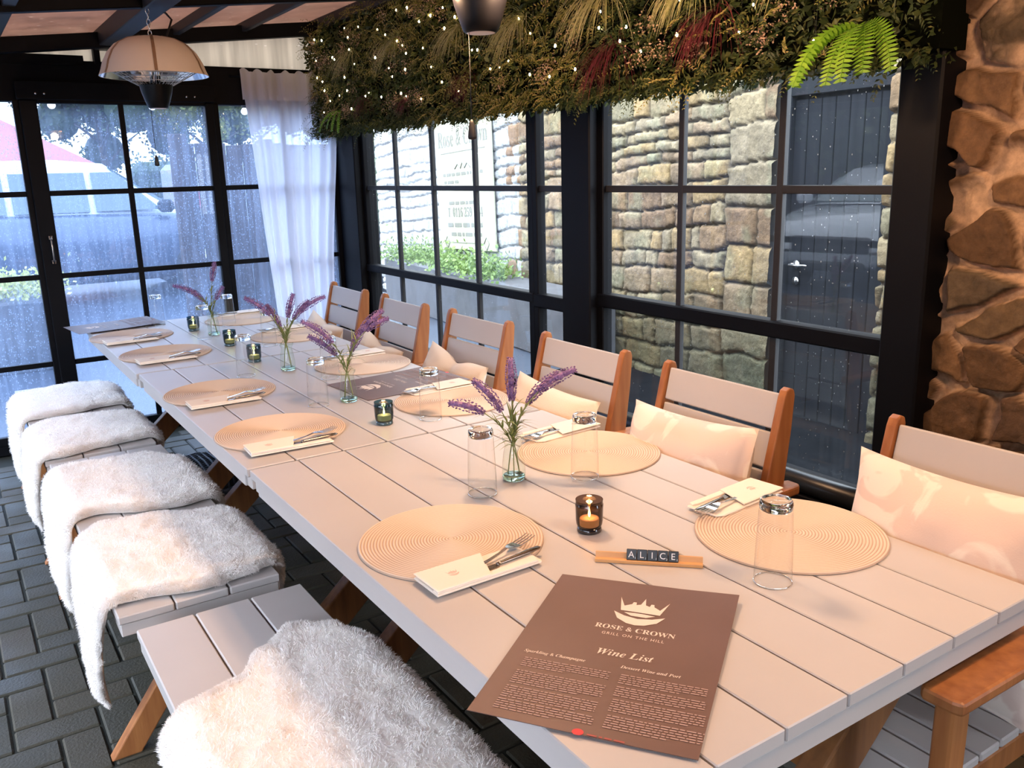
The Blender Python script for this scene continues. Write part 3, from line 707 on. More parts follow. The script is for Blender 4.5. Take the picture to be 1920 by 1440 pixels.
def coursed(y_off, white_from=None, quoin_until=.42, seed=5, tilt=.055):
    def fn(u, v):
        R = np.random.RandomState(seed)
        uu = u+.07*(fbm(u, v, 5, seed+1)-.5)+.010*(fbm(u, v, 26, seed+2)-.5)
        vv = v+tilt*u+.085*(fbm(u, v, 2.6, seed+3)-.5)+.03*(fbm(u, v, 7, seed+33)-.5)+.010*(fbm(u, v, 24, seed+4)-.5)
        e = np.zeros(u.shape); sid = np.zeros(u.shape, int); cu = np.zeros(u.shape); cv = np.zeros(u.shape)
        vmin, vmax = vv.min()-.1, vv.max()+.1
        for reg in (0, 1):
            msk = (uu < quoin_until) if reg == 0 else (uu >= quoin_until)
            b = [vmin]
            while b[-1] < vmax: b.append(b[-1]+(R.uniform(.16, .30) if reg == 0 else R.uniform(.075, .19)))
            b = np.array(b); row = np.clip(np.searchsorted(b, vv)-1, 0, len(b)-2)
            for r in range(len(b)-1):
                mm = msk & (row == r)
                if not mm.any(): continue
                if reg == 0: cb = [-.3, quoin_until*R.uniform(.25, .7), quoin_until] if R.rand() < .5 else [-.3, quoin_until]
                else:
                    cb = [quoin_until]
                    while cb[-1] < u.max()+.4: cb.append(cb[-1]+R.uniform(.10, .44))
                cb = np.array(cb); x = uu[mm]; y = vv[mm]; ci = np.clip(np.searchsorted(cb, x)-1, 0, len(cb)-2)
                dx = np.minimum(x-cb[ci], cb[ci+1]-x); dy = np.minimum(y-b[r], b[r+1]-y)
                rr = .022; ax = np.maximum(rr-dx, 0); ay = np.maximum(rr-dy, 0)
                e[mm] = np.where((dx < rr) & (dy < rr), rr-np.sqrt(ax*ax+ay*ay), np.minimum(dx, dy))
                sid[mm] = (reg*7001+r*131+ci*17) % 997; cu[mm] = (cb[ci]+cb[ci+1])/2; cv[mm] = (b[r]+b[r+1])/2
        st = sstep(.001, .012, e+.012*(fbm(u, v, 30, seed+60)-.5))
        T = R.rand(997); T2 = R.uniform(-1, 1, (997, 2))
        h = st*(.010+.022*T[sid]+.06*T2[sid, 0]*(vv-cv)+.04*T2[sid, 1]*(uu-cu)+.016*fbm(u, v, 13, seed+8)+.010*fbm(u, v, 45, seed+9))+.006*sstep(.0, .04, e)
        pal = 0.34*np.array([(.72, .50, .25), (.80, .62, .36), (.60, .38, .20), (.72, .50, .30), (.54, .46, .28), (.88, .60, .28), (.50, .31, .17), (.66, .52, .33), (.86, .68, .42)])
        sc = pal[(T*7919).astype(int) % len(pal)][sid]*(.62+.7*fbm(u, v, 11, seed+10))[..., None]
        li = sstep(.56, .72, fbm(u, v, 5, seed+12))[..., None]; sc = sc*(1-.35*li)+np.array((.22, .23, .14))*.35*li
        dk = sstep(.60, .75, fbm(u, v, 7, seed+15))[..., None]; sc = sc*(1-.35*dk)
        mo = np.array((.15, .12, .085))*(.7+.5*fbm(u, v, 20, seed+11))[..., None]
        m = sstep(.2, .8, st)[..., None]; col = mo*(1-m)+sc*m
        ms = (1-sstep(.2, .85, v+.25*(fbm(u, v, 4, seed+20)-.5)))[..., None]; col = col*(1-.72*ms)+np.array((.045, .05, .025))*.72*ms  # towards the foot, moss and light falloff are both in the colour
        if white_from is not None:
            edge = np.where(T[sid] < .35, .28, 0.0)+.04*(fbm(u, v, 12, seed+30)-.5)
            wm = sstep(-.01, .02, u-white_from-edge)[..., None]
            wc = np.array((.42, .425, .425))*(.9+.12*fbm(u, v, 14, seed+31))[..., None]
            brown = sstep(-.02, .0, u-white_from)[..., None]*(1-wm)
            col = col*(1-brown)+np.array((.24, .15, .09))*brown
            col = col*(1-wm)+wc*wm; h = h*(1-.35*wm[..., 0])
        return h, col
    return fn
# inner stone wall beside the camera
o = relief('wall_right_stone', (2.275, 1.33, 0), (0, -1, 0), (-1, 0, 0), 1.9, 0.0, 2.45, .0045, rubble, MT['rubble'])
tag(o, 'rough brown rubble stone wall with pale mortar', kind='structure'); o.name = 'wall_side'
# outer pub wall, seen through the side glass; it drifts away at 6 degrees
ax_, ay_ = 4.30, 3.44
def wall_pt(y): return (ax_+.105*(y-ay_), y)
L_ = math.hypot(.105, 1.0); UW = (.105/L_, 1/L_, 0); NW = (-1/L_, .105/L_, 0)
p = wall_pt(3.62)
o = relief('wall_outer', (p[0], p[1], 0), UW, NW, 7.4, -.15, 3.1, .0125, coursed(0, white_from=3.28), MT['coursed'])
tag(o, 'coursed sandstone pub wall turning white painted to the left', kind='structure')
p = wall_pt(1.2)
o = relief('wall_outer_end', (p[0], p[1], 0), UW, NW, 1.62, -.15, 3.1, .0125, coursed(0, quoin_until=.0, seed=44), MT['coursed'])
tag(o, 'sandstone wall to the right of the dark door', kind='structure')
g = MB()
a_ = Vector((*wall_pt(1.2), 0)); b_ = Vector((*wall_pt(11.0), 0)); off_ = Vector((.26, -.03, 0))
for (ya, yb, z0_, z1_) in ((1.2, 2.80, -.15, 3.1), (3.58, 11.0, -.15, 3.1), (2.80, 3.58, 1.95, 3.1)):
    pa = wall_pt(ya); pb = wall_pt(yb)
    vs = [(pa[0]+.012, pa[1], z0_), (pb[0]+.012, pb[1], z0_), (pb[0]+.3, pb[1], z0_), (pa[0]+.3, pa[1], z0_)]
    vs += [(x, y, z1_) for x, y, _ in vs]
    g.add(vs, [(0, 3, 2, 1), (4, 5, 6, 7), (0, 1, 5, 4), (1, 2, 6, 5), (2, 3, 7, 6), (3, 0, 4, 7)])
tag(g.build('wall_outer_core', MT['dark_wall']), kind='structure')
# plank door in the pub wall
p = wall_pt(3.2)
ang = math.atan2(-.105, 1.0)     # local +y runs along the wall
dd = thing('door_2', 'dark slate plank door in the stone wall, seen through the glass', None, (p[0]+.05, p[1], -.12), ang); dd['kind'] = 'structure'
g = MB()
npl = 7; y0, y1 = -.37, .35
for i in range(npl):
    a = y0+(y1-y0)*i/npl; b = y0+(y1-y0)*(i+1)/npl; g.box(0, .04, a+.002, b-.002, .02, 1.93, ch=.004)
g.box(.02, .05, y0, y1, .0, 1.95)
g.build('planks', MT['door'], dd)
g = MB(); g.box(-.03, .06, y1, y1+.085, 0, 2.02, ch=.004); g.box(-.03, .06, y0-.06, y0, 0, 2.02, ch=.004); g.box(-.03, .06, y0-.06, y1+.085, 1.95, 2.05, ch=.004)
g.build('door_frame', MT['door_frame'], dd)
g = MB(); g.box(-.03, .10, y0-.10, y1+.13, 2.05, 3.2, ch=.004)
for z in (2.12, 2.30, 2.50): g.box(-.036, -.02, y0-.10, y1+.13, z, z+.012)
g.build('panel_over_door', MT['door_frame'], dd)
g = MB(); g.tube([(0, .27, .97), (-.05, .27, .97)], .012, 12); g.tube([(-.05, .285, .97), (-.052, .2, .972), (-.05, .145, .975)], [.010, .009, .006], 10)
g.tube([(-.002, .27, .97), (-.012, .27, .97)], .026, 20); g.build('door_handle', MT['nickel'], dd)
g = MB(); g.tube([(-.002, .27, .87), (-.012, .27, .87)], .026, 20); g.build('lock_plate', MT['nickel'], dd)

# sign on the white part
ps = wall_pt(8.08)
sg = thing('wall_sign', 'tall cream pub sign board fixed to the white painted wall', 'sign', (ps[0]-.06, ps[1], 1.42))
sg.rotation_euler = (0, 0, 0)
tilt = math.radians(2.2)
Xs = Vector((-.105/L_, -1/L_, 0)); Zs = Vector((0, 0, 1)); Ns = Xs.cross(Zs)
Xt = Xs*math.cos(tilt)+Zs*math.sin(tilt); Zt = -Xs*math.sin(tilt)+Zs*math.cos(tilt)
sg.matrix_world = Matrix(((Xt.x, Zt.x, Ns.x, ps[0]-.07), (Xt.y, Zt.y, Ns.y, ps[1]), (Xt.z, Zt.z, Ns.z, 1.44), (0, 0, 0, 1)))
g = MB(); g.box(-.70, .70, -.80, .95, -.02, .0, ch=.004); g.build('board', MT['sign'], sg)
def text_part(name, txt, size, x, y, mat, parent, zoff=.003, sxy=(1, 1), **kw):
    vs, fs = text_mesh(txt, size, **kw)
    g = MB(); g.add([(x+a*sxy[0], y+b*sxy[1], zoff) for a, b, c in vs], fs); return g.build(name, mat, parent)
text_part('pub_name', serif('Rose & Crown', bold=False), .21, 0, .29, MT['sign_print'], sg, sxy=(.98, 1.15))
text_part('telephone_number', serif('T: 0116 259  234'), .125, 0, -.45, MT['sign_print'], sg, sxy=(.95, 1.1))
def scribble(mb, x0, x1, y, h, rr, fill=.8):
    """unreadable small print: word-sized dashes"""
    x = x0
    while x < x1:
        wd = rr.uniform(h*.8, h*3.2); wd = min(wd, x1-x)
        if wd < h*.4: break
        mb.add([(x, y, 0), (x+wd, y, 0), (x+wd, y+h*.62, 0), (x, y+h*.62, 0)], [(0, 1, 2, 3)])
        x += wd+h*.55
rr = random.Random(3)
g = MB()
for (x0, x1, y, h) in ((-.52, .50, -.02, .05), (-.50, -.12, -.10, .05), (-.40, .30, -.32, .05), (-.46, .42, -.56, .07), (-.38, .40, -.655, .06)): scribble(g, x0, x1, y, h, rr)
g.v = [(a, b, .003) for a, b, c in g.v]; g.build('small_print', MT['sign_print'], sg)
g = MB()
for (x0, x1, y) in ((-.56, .56, .55), (-.56, .56, .22), (-.44, .44, -.73)): g.box(x0, x1, y, y+.008, 0, .003)
for s in (-1, 1):
    g.tube([(s*.44, -.726, .002), (s*.50, -.66, .002), (s*.56, -.726, .002), (s*.50, -.79, .002), (s*.44, -.726, .002)], .005, 5)
g.tube([(-.2, .05, .002), (-.12, .10, .002), (-.05, .05, .002), (0, .11, .002), (.05, .05, .002), (.12, .10, .002), (.2, .05, .002)], .006, 5)
g.build('ruled_flourish', MT['sign_print'], sg)
# ------------------------------------------------------------------ tables
TZ = 0.74
XL, XR = 0.565, 1.465
def xframe(parent, y, x0, x1, ztop, foot, face=.095, th=.045, mat='table_wood'):
    """crossed legs in one plane: each board is a leg with pale edges"""
    for s in (0, 1):
        a = (x1-foot*.0-.10, ztop) if s == 0 else (x0+.10, ztop)
        b = (x0-foot, 0.0) if s == 0 else (x1+foot, 0.0)
        yy = y+(-.5+s)*th
        p0 = Vector((a[0], yy, a[1])); p1 = Vector((b[0], yy, 0.0))
        d = (p1-p0).normalized(); n = Vector((-d.z, 0, d.x))
        hw = face/2/abs(d.z) if abs(d.z) > .3 else face/2
        g = MB()
        xs = [p0.x-hw, p0.x+hw, p1.x+hw, p1.x-hw]; zs = [p0.z, p0.z, 0, 0]
        vs = [(xs[i], yy-th/2, zs[i]) for i in range(4)]+[(xs[i], yy+th/2, zs[i]) for i in range(4)]
        g.add(vs, [(3, 2, 1, 0), (4, 5, 6, 7), (0, 1, 5, 4), (1, 2, 6, 5), (2, 3, 7, 6), (3, 0, 4, 7)])
        g.build('leg', MT[mat], parent, world=True, bevel=.004)

def table(label, y0, y1, xo=0.0):
    t = thing('dining_table', label, 'table', ((XL+XR)/2, (y0+y1)/2, 0), group='outdoor tables pushed end to end')
    g = MB(); n = 7; wd = (XR-XL)/n
    for i in range(n): g.box(XL+xo+i*wd+.0018, XL+xo+(i+1)*wd-.0018, y0+.003, y1-.003, TZ-.022, TZ, ch=.0018)
    g.build('tabletop', MT['slat'], t, world=True)
    g = MB()
    g.box(XL+xo+.012, XR+xo-.012, y0+.006, y0+.045, TZ-.058, TZ-.0225, ch=.002); g.box(XL+xo+.012, XR+xo-.012, y1-.045, y1-.006, TZ-.058, TZ-.0225, ch=.002)
    g.box(XL+xo+.006, XL+xo+.045, y0+.045, y1-.045, TZ-.058, TZ-.0225, ch=.002); g.box(XR+xo-.045, XR+xo-.006, y0+.045, y1-.045, TZ-.058, TZ-.0225, ch=.002)
    g.box(XL+xo+.05, XR+xo-.05, (y0+y1)/2-.04, (y0+y1)/2+.04, TZ-.05, TZ-.0225)
    g.build('underframe', MT['slat'], t, world=True)
    for y in (y0+.16, y1-.16): xframe(t, y, XL+.02, XR-.02, TZ-.058, .0)
    g = MB(); g.box((XL+XR)/2-.035, (XL+XR)/2+.035, y0+.21, y1-.21, .36, .40, ch=.003); g.build('stretcher', MT['table_wood'], t, world=True)
    return t
TABLES = [(.63, 2.085), (2.09, 3.447), (3.452, 4.735)]
table('grey slatted outdoor table nearest the camera, wine list on its corner', *TABLES[0])
table('grey slatted outdoor table in the middle of the row of three', *TABLES[1], xo=-.004)
table('grey slatted outdoor table at the far end by the front glass', *TABLES[2], xo=-.012)

# ------------------------------------------------------------------ benches
BX0, BX1, BZ = .245, .64, .45
def bench(label, y0, y1, xo=0.0):
    t = thing('bench', label, 'bench', ((BX0+BX1)/2+xo, (y0+y1)/2, 0), group='backless slatted benches along the tables')
    g = MB(); wd = (BX1-BX0)/3
    for i in range(3): g.box(BX0+xo+i*wd+.002, BX0+xo+(i+1)*wd-.002, y0, y1, BZ-.022, BZ, ch=.003)
    g.build('seat', MT['slat'], t, world=True)
    g = MB(); g.box(BX0+xo+.006, BX1+xo-.006, y0+.004, y0+.04, BZ-.055, BZ-.0225, ch=.002); g.box(BX0+xo+.006, BX1+xo-.006, y1-.04, y1-.004, BZ-.055, BZ-.0225, ch=.002)
    g.box(BX0+xo+.006, BX0+xo+.04, y0+.04, y1-.04, BZ-.055, BZ-.0225, ch=.002); g.box(BX1+xo-.04, BX1+xo-.006, y0+.04, y1-.04, BZ-.055, BZ-.0225, ch=.002)
    g.build('underframe', MT['slat'], t, world=True)
    for y in (y0+.16, y1-.16): xframe(t, y, BX0+xo+.02, BX1+xo-.02, BZ-.055, .03, face=.06, th=.035, mat='chair_wood')
    return t
bench('grey slatted bench in the foreground, one sheepskin on it', .60, 1.985)
bench('grey slatted bench in the middle, two sheepskins on it', 2.07, 3.46, -.025)
bench('grey slatted bench at the far end, two sheepskins on it', 3.50, 4.86, -.035)

# ------------------------------------------------------------------ sheepskins
def sheepskin(label, top, flap, xo, seed, strands, drop, thick=.030, rover=.05):
    """top: list of (x, ynear, yfar) over the seat; flap: list of (drop, ynear, yfar) down the bench's outer side"""
    rr = random.Random(seed)
    xr = BX1+xo+.014; xl = BX0+xo-.012; R = .03
    # path: (x, z, nx, nz, key) ; key interpolates the outline
    path = []
    for d in np.linspace(rover, 0.001, 4): path.append((xr, BZ+.004-R-d, 1, 0, ('t', xr)))
    for a in np.linspace(0, PI/2, 6): path.append((xr-R+R*math.cos(a), BZ+.004-R+R*math.sin(a), math.cos(a), math.sin(a), ('t', xr-R+R*math.cos(a))))
    for x in np.linspace(xr-R, xl+R, 30)[1:-1]: path.append((x, BZ+.004, 0, 1, ('t', x)))
    for a in np.linspace(PI/2, PI, 6): path.append((xl+R+R*math.cos(a), BZ+.004-R+R*math.sin(a), math.cos(a), math.sin(a), ('t', xl+R+R*math.cos(a))))
    for d in np.linspace(0.01, drop, 18): path.append((xl-.02*math.sin(d*9), BZ+.004-R-d, -1, 0, ('f', d)))
    def interp(tab, k):
        tab = sorted(tab); 
        if k <= tab[0][0]: return tab[0][1:]
        for a, b in zip(tab, tab[1:]):
            if k <= b[0]:
                t = (k-a[0])/(b[0]-a[0]); t = t*t*(3-2*t); return (a[1]+(b[1]-a[1])*t, a[2]+(b[2]-a[2])*t)
        return tab[-1][1:]
    # arc length
    S = [0]
    for a, b in zip(path, path[1:]): S.append(S[-1]+math.hypot(a[0]-b[0], a[1]-b[1]))
    L = S[-1]; nv = 46; off = rr.uniform(0, 50)
    def surf(i, t, up=True):
        x, z, nx, nz, (kk, kv) = path[i]
        y0, y1 = interp(top if kk == 't' else flap, kv)
        s = S[i]
        jig = .012*mnoise.noise(Vector((s*9, off, 0)))
        yy = y0+jig+(y1-y0)*t
        de = min(t, 1-t)*(y1-y0); ds = min(s, L-s)
        e = min(1, max(0, de)/.05)**.5*min(1, max(0, ds)/.04)**.5
        hh = thick*(.25+.75*e)+.010*mnoise.noise(Vector((s*6, yy*6, off)))*e+.005*mnoise.noise(Vector((s*22, yy*22, off)))*e+.0025*mnoise.noise(Vector((s*70, yy*70, off)))
        if not up: hh = 0.001
        return Vector((x+nx*hh, yy+(.0 if up else (.010 if t < .5 else -.010)), z+nz*hh))
    n = len(path); g = MB()
    # refine along the path by linear steps
    top_v = [[surf(i, j/(nv-1)) for j in range(nv)] for i in range(n)]
    bot_v = [[surf(i, j/(nv-1), False) for j in range(nv)] for i in range(n)]
    vs = [p for r_ in top_v for p in r_]+[p for r_ in bot_v for p in r_]; N = n*nv; fs = []
    for i in range(n-1):
        for j in range(nv-1):
            a = i*nv+j; fs.append((a, a+1, a+nv+1, a+nv)); fs.append((N+a, N+a+nv, N+a+nv+1, N+a+1))
    for i in range(n-1):
        for j in (0, nv-1):
            a = i*nv+j; q = (a, a+nv, N+a+nv, N+a); fs.append(q if j == 0 else q[::-1])
    for j in range(nv-1):
        for i in (0, n-1):
            a = i*nv+j; q = (a, N+a, N+a+1, a+1); fs.append(q if i == 0 else q[::-1])
    g.add(vs, fs, 0, True)
    # wool: short curved fibres
    for _ in range(strands):
        if rr.random() < .38:
            i = rr.randrange(n-1); t = (rr.random()**2)*.05; t = t if rr.random() < .5 else 1-t
        elif rr.random() < .12:
            i = rr.choice((0, 1, n-2, n-3)); t = rr.random()
        else:
            i = rr.randrange(n-1); t = rr.random()
        fa = rr.random(); p = surf(i, t)*(1-fa)+surf(i+1, t)*fa
        nx, nz = path[i][2], path[i][3]; nn = Vector((nx, 0, nz))
        edge = (t-.5)*2; sidew = Vector((0, edge**9*1.4, 0))
        cl = mnoise.noise_vector(Vector((p.x*28, p.y*28, p.z*28+off)))
        d = (nn*.75+sidew*.8+cl*.75+Vector((rr.gauss(0, .32), rr.gauss(0, .32), rr.gauss(0, .32)))).normalized()
        ln = rr.uniform(.006, .013); w_ = .0008
        sd = d.cross(Vector((rr.gauss(0, 1), rr.gauss(0, 1), rr.gauss(0, 1)))).normalized()*w_
        m = p+d*ln*.55; tip = p+(d*.8+cl*.6).normalized()*ln+Vector((0, 0, -.002))
        p = p-d*.002
        g.add([p-sd, p+sd, m+sd*.8, m-sd*.8, tip], [(0, 1, 2, 3), (3, 2, 4)], 1, True)
    o = g.build('sheepskin', [MT['fleece'], MT['wool']], origin=((BX0+BX1)/2+xo, (top[0][1]+top[0][2])/2, BZ))
    return tag(o, label, 'sheepskin', 'cream sheepskins laid over the benches')
sheepskin('cream sheepskin draped over the nearest bench at the bottom of the photo',
          [(.20, .93, 1.53), (.27, .93, 1.585), (.37, .93, 1.61), (.45, .93, 1.70), (.53, .93, 1.77), (.60, .93, 1.72), (.66, .93, 1.60)],
          [(0, .95, 1.50), (.15, 1.0, 1.46), (.3, 1.05, 1.36)], 0, 11, 62000, .26, thick=.034, rover=.06)
sheepskin('cream sheepskin with a long hanging leg, near end of the middle bench',
          [(.18, 2.14, 2.60), (.28, 2.12, 2.68), (.42, 2.075, 2.66), (.52, 2.09, 2.62), (.60, 2.115, 2.60), (.66, 2.20, 2.50)],
          [(0, 2.14, 2.58), (.06, 2.16, 2.50), (.13, 2.18, 2.36), (.20, 2.20, 2.31), (.29, 2.22, 2.27)], -.025, 23, 48000, .28, rover=.06)
sheepskin('cream sheepskin at the far end of the middle bench',
          [(.18, 2.74, 3.30), (.28, 2.78, 3.33), (.42, 2.72, 3.31), (.52, 2.70, 3.32), (.60, 2.72, 3.22), (.66, 2.76, 3.14)],
          [(0, 2.74, 3.28), (.12, 2.72, 3.20), (.26, 2.74, 3.0)], -.025, 35, 34000, .25, rover=.05)
sheepskin('cream sheepskin at the near end of the far bench',
          [(.18, 3.50, 3.98), (.28, 3.49, 4.06), (.42, 3.53, 4.07), (.52, 3.55, 4.05), (.60, 3.56, 4.0), (.66, 3.62, 3.90)],
          [(0, 3.50, 3.96), (.12, 3.50, 3.88), (.26, 3.54, 3.75)], -.035, 47, 26000, .25, rover=.05)
sheepskin('cream sheepskin farthest away, at the glass end of the far bench',
          [(.18, 4.16, 4.66), (.28, 4.15, 4.72), (.42, 4.17, 4.74), (.52, 4.20, 4.73), (.60, 4.20, 4.66), (.66, 4.26, 4.58)],
          [(0, 4.16, 4.64), (.12, 4.15, 4.60), (.28, 4.2, 4.5)], -.035, 59, 22000, .27, rover=.05)

# ------------------------------------------------------------------ chairs (local: faces -x, back at +x)
def make_chair():
    t = thing('armchair', 'x', 'chair', (0, 0, 0), group='grey slatted armchairs facing the benches')
    W2 = .196                     # half width between side frames
    # side stiles (rear legs running up into the backrest)
    for s in (-1, 1):
        g = MB()
        prof = [(.205, 0.0), (.155, .30), (.135, .44), (.190, .70), (.236, .888), (.243, .904), (.256, .910), (.270, .905), (.275, .890), (.268, .80), (.250, .66), (.228, .50), (.21, .42), (.22, .28), (.25, 0.0)]
        yv0, yv1 = (W2, W2+.024) if s > 0 else (-W2-.024, -W2)
        n = len(prof); vs = [(x, yv0, z) for x, z in prof]+[(x, yv1, z) for x, z in prof]
        fs = [tuple(range(n-1, -1, -1))[::-1], tuple(range(n, 2*n))[::-1]]+[(i, (i+1) % n, n+(i+1) % n, n+i)[::-1] for i in range(n)]
        g.add(vs, fs); g.build('side_stile', MT['chair_wood'], t, bevel=.004)
    # back slats: four, following the lean
    g = MB(); nsl = 4; z0 = .505; z1 = .895; hh = (z1-z0)/nsl
    for i in range(nsl):
        za = z0+i*hh+.0045; zb = z0+(i+1)*hh-.0045
        xa_ = .143+(za-.44)*.232; xb_ = .143+(zb-.44)*.232
        g.beam((xa_+.006, 0, za), (xb_+.006, 0, zb), W2*2-.002, .016, up=(1, 0, 0), ch=.003)
    g.build('back_slats', MT['slat'], t)
    # seat slats
    g = MB()
    for i in range(6):
        xx = -.25+i*.068; g.box(xx+.003, xx+.065, -W2+.002, W2-.002, .412, .430, ch=.003)
    g.build('seat', MT['slat'], t)
    g = MB(); g.box(-.255, -.235, -W2, W2, .36, .411, ch=.003); g.box(.12, .14, -W2, W2, .36, .411, ch=.003)
    for s in (-1, 1): g.box(-.235, .12, s*(W2-.012)-.01, s*(W2-.012)+.01, .36, .411, ch=.003)
    g.build('seat_rail', MT['chair_wood'], t)
    for s in (-1, 1):
        g = MB(); y = s*(W2+.038)
        pts = [(-.275, .032), (-.27, .048), (-.1, .050), (.10, .046), (.20, .034), (.27, .030), (.285, .018), (.285, -.018), (.27, -.022), (.20, -.022), (-.1, -.022), (-.27, -.022), (-.275, -.014)]
        g.prism([(x, y+(w_-.013)*s*1.0) for x, w_ in pts] if s > 0 else [(x, y+(w_-.013)*s) for x, w_ in pts][::-1], .636, .660)
        g.build('armrest', MT['chair_wood'], t, bevel=.006)
        g = MB(); g.beam((-.245, y, 0), (-.235, y, .636), .032, .05, up=(1, 0, 0), ch=.004); g.build('leg', MT['chair_wood'], t)
    return t
ch0 = make_chair()
CH = [(.858, 0.00, 'slatted armchair nearest the camera with a large upright floral cushion'),
      (1.580, .00, 'slatted armchair second from the camera, puffy floral cushion against its back'),
      (2.190, .00, 'slatted armchair third from the camera, behind the nearest lavender bunch'),
      (2.872, .012, 'slatted armchair fourth from the camera, creased plain cushion leaning left'),
      (3.495, -.02, 'slatted armchair fifth from the camera, small pale cushion low on the seat'),
      (4.118, -.02, 'slatted armchair farthest from the camera, beside the white curtain')]
for i, (y, rzv, lab) in enumerate(CH):
    loc = (1.452+(-.01 if i in (0,) else 0)+(.02 if i == 3 else 0), y, 0)
    if i == 0: ch0.location = loc; ch0.rotation_euler = (0, 0, rzv); ch0['label'] = lab
    else: dup(ch0, loc, rzv, lab)

# cushions
def cushion(label, loc, w_, h_, t_, lean, yaw, roll, seed, plain=False, dent=0.0):
    rr = random.Random(seed); g = MB(); n = 26; vs = []
    for side in (1, -1):
        for j in range(n):
            for i in range(n):
                u = -1+2*i/(n-1); v = -1+2*j/(n-1)
                f = max(0, (1-abs(u)**2.6))**.55*max(0, (1-abs(v)**2.6))**.55
                pin = 1-.07*(1-abs(u)**2)*abs(v)**3; pin2 = 1-.07*(1-abs(v)**2)*abs(u)**3
                nz_ = mnoise.noise(Vector((u*2.2, v*2.2, seed+side)))*.18+mnoise.noise(Vector((u*5, v*5, seed)))*.07
                th = t_*.5*f*(1+nz_)*(1-dent*math.exp(-(u/.22)**2))
                vv_ = v*pin-(dent*.28*math.exp(-(u/.3)**2) if v > 0 else 0)*abs(v)
                vs.append((side*th, u*pin2*w_/2, vv_*h_/2))
    fs = []
    N = n*n
    for j in range(n-1):
        for i in range(n-1):
            a = j*n+i; fs.append((a, a+1, a+n+1, a+n)); fs.append((N+a, N+a+n, N+a+n+1, N+a+1))
    rim = [i for i in range(n)]+[j*n+n-1 for j in range(1, n)]+[(n-1)*n+i for i in range(n-2, -1, -1)]+[j*n for j in range(n-2, 0, -1)]
    for a, b in zip(rim, rim[1:]+rim[:1]): fs.append((a, N+a, N+b, b))
    g.add(vs, fs, 0, True)
    o = g.build('cushion', MT['cushion_plain'] if plain else MT['cushion_floral'])
    o.location = loc
    o.rotation_euler = (Matrix.Rotation(yaw, 3, 'Z') @ Matrix.Rotation(lean, 3, 'Y') @ Matrix.Rotation(roll, 3, 'X')).to_euler()
    return tag(o, label, 'cushion', 'cushions on the armchairs')
def floral():
    m, n, o = base_mat('blush_floral_cushion_cloth')
    p = n.new('ShaderNodeBsdfPrincipled'); p.inputs['Roughness'].default_value = .85; p.inputs['Sheen Weight'].default_value = .2
    tcn = n.new('ShaderNodeTexCoord')
    nz = n.new('ShaderNodeTexNoise'); nz.inputs['Scale'].default_value = 7.5; nz.inputs['Detail'].default_value = 3; nz.inputs['Distortion'].default_value = 1.1
    n.l.new(tcn.outputs['Object'], nz.inputs['Vector'])
    c = n.ramp(nz.outputs[0], [(.49, (.74, .59, .51)), (.54, (.84, .74, .65))])
    n.l.new(c, p.inputs['Base Color'])
    n2 = n.new('ShaderNodeTexNoise'); n2.inputs['Scale'].default_value = 300; n.l.new(tcn.outputs['Object'], n2.inputs['Vector'])
    b = n.new('ShaderNodeBump'); b.inputs['Strength'].default_value = .25; b.inputs['Distance'].default_value = .001
    n.l.new(n2.outputs[0], b.inputs['Height']); n.l.new(b.outputs[0], p.inputs['Normal']); n.l.new(p.outputs[0], o.inputs[0]); return m
MT['cushion_floral'] = floral()
cushion('large blush floral cushion upright in the nearest armchair', (1.535, .848, .655), .44, .42, .15, .22, 0, 0, 1)
cushion('puffy blush floral cushion in the second armchair from the camera', (1.535, 1.555, .635), .42, .39, .16, .22, .05, -.02, 2)
cushion('pale cushion slumped low behind the nearest lavender', (1.515, 2.165, .615), .42, .36, .13, .36, .04, .06, 3, plain=True)
cushion('plain sand cushion with a deep crease, one corner pointing up', (1.55, 2.85, .610), .42, .35, .13, .34, .04, .10, 4, plain=True, dent=.5)
cushion('pale cushion low in the second farthest armchair, corner tipped up', (1.515, 3.47, .590), .41, .34, .12, .38, .03, .14, 5, plain=True, dent=.4)
cushion('pale cushion in the farthest armchair by the curtain', (1.51, 4.10, .600), .41, .34, .12, .38, .03, .12, 6, plain=True, dent=.3)

# ------------------------------------------------------------------ place settings
def make_mat():
    g = MB(); prof = []; n = 30; R = .183
    for i in range(n):
        r0 = R*i/n; r1 = R*(i+1)/n; rm = (r0+r1)/2
        prof += [(max(r0, .0002), .0028), (rm, .0050)]
    prof += [(R, .0030), (R+.001, .0015), (R, .0)]
    g.lathe(prof, 96); return g.build('placemat', MT['mat'])
TH = TZ+.0006
BS = ['nearest the camera', 'second from the camera', 'third from the camera', 'fourth from the camera', 'farthest away by the front glass']
CS = ['nearest the camera', 'second from the camera', 'third from the camera', 'fourth from the camera', 'fifth from the camera', 'farthest away by the front glass']
LEFT = [(.763, 1.408), (.742, 2.36), (.732, 2.952), (.735, 3.79), (.700, 4.335)]
RIGHT = [(1.318, 1.035), (1.318, 1.672), (1.298, 2.35), (1.300, 3.045), (1.298, 3.838), (1.254, 4.455)]
m0 = make_mat(); first = True
for i, (x, y) in enumerate(LEFT+RIGHT):
    L = i < 5
    lab = 'round woven beige placemat on the %s side, %s' % ('bench' if L else 'armchair', BS[i] if L else CS[i-5])
    o = m0 if i == 0 else dup(m0, (0, 0, 0))
    o.location = (x, y, TH); o.rotation_euler = (0, 0, i*.7); tag(o, lab, 'placemat', 'round woven placemats')

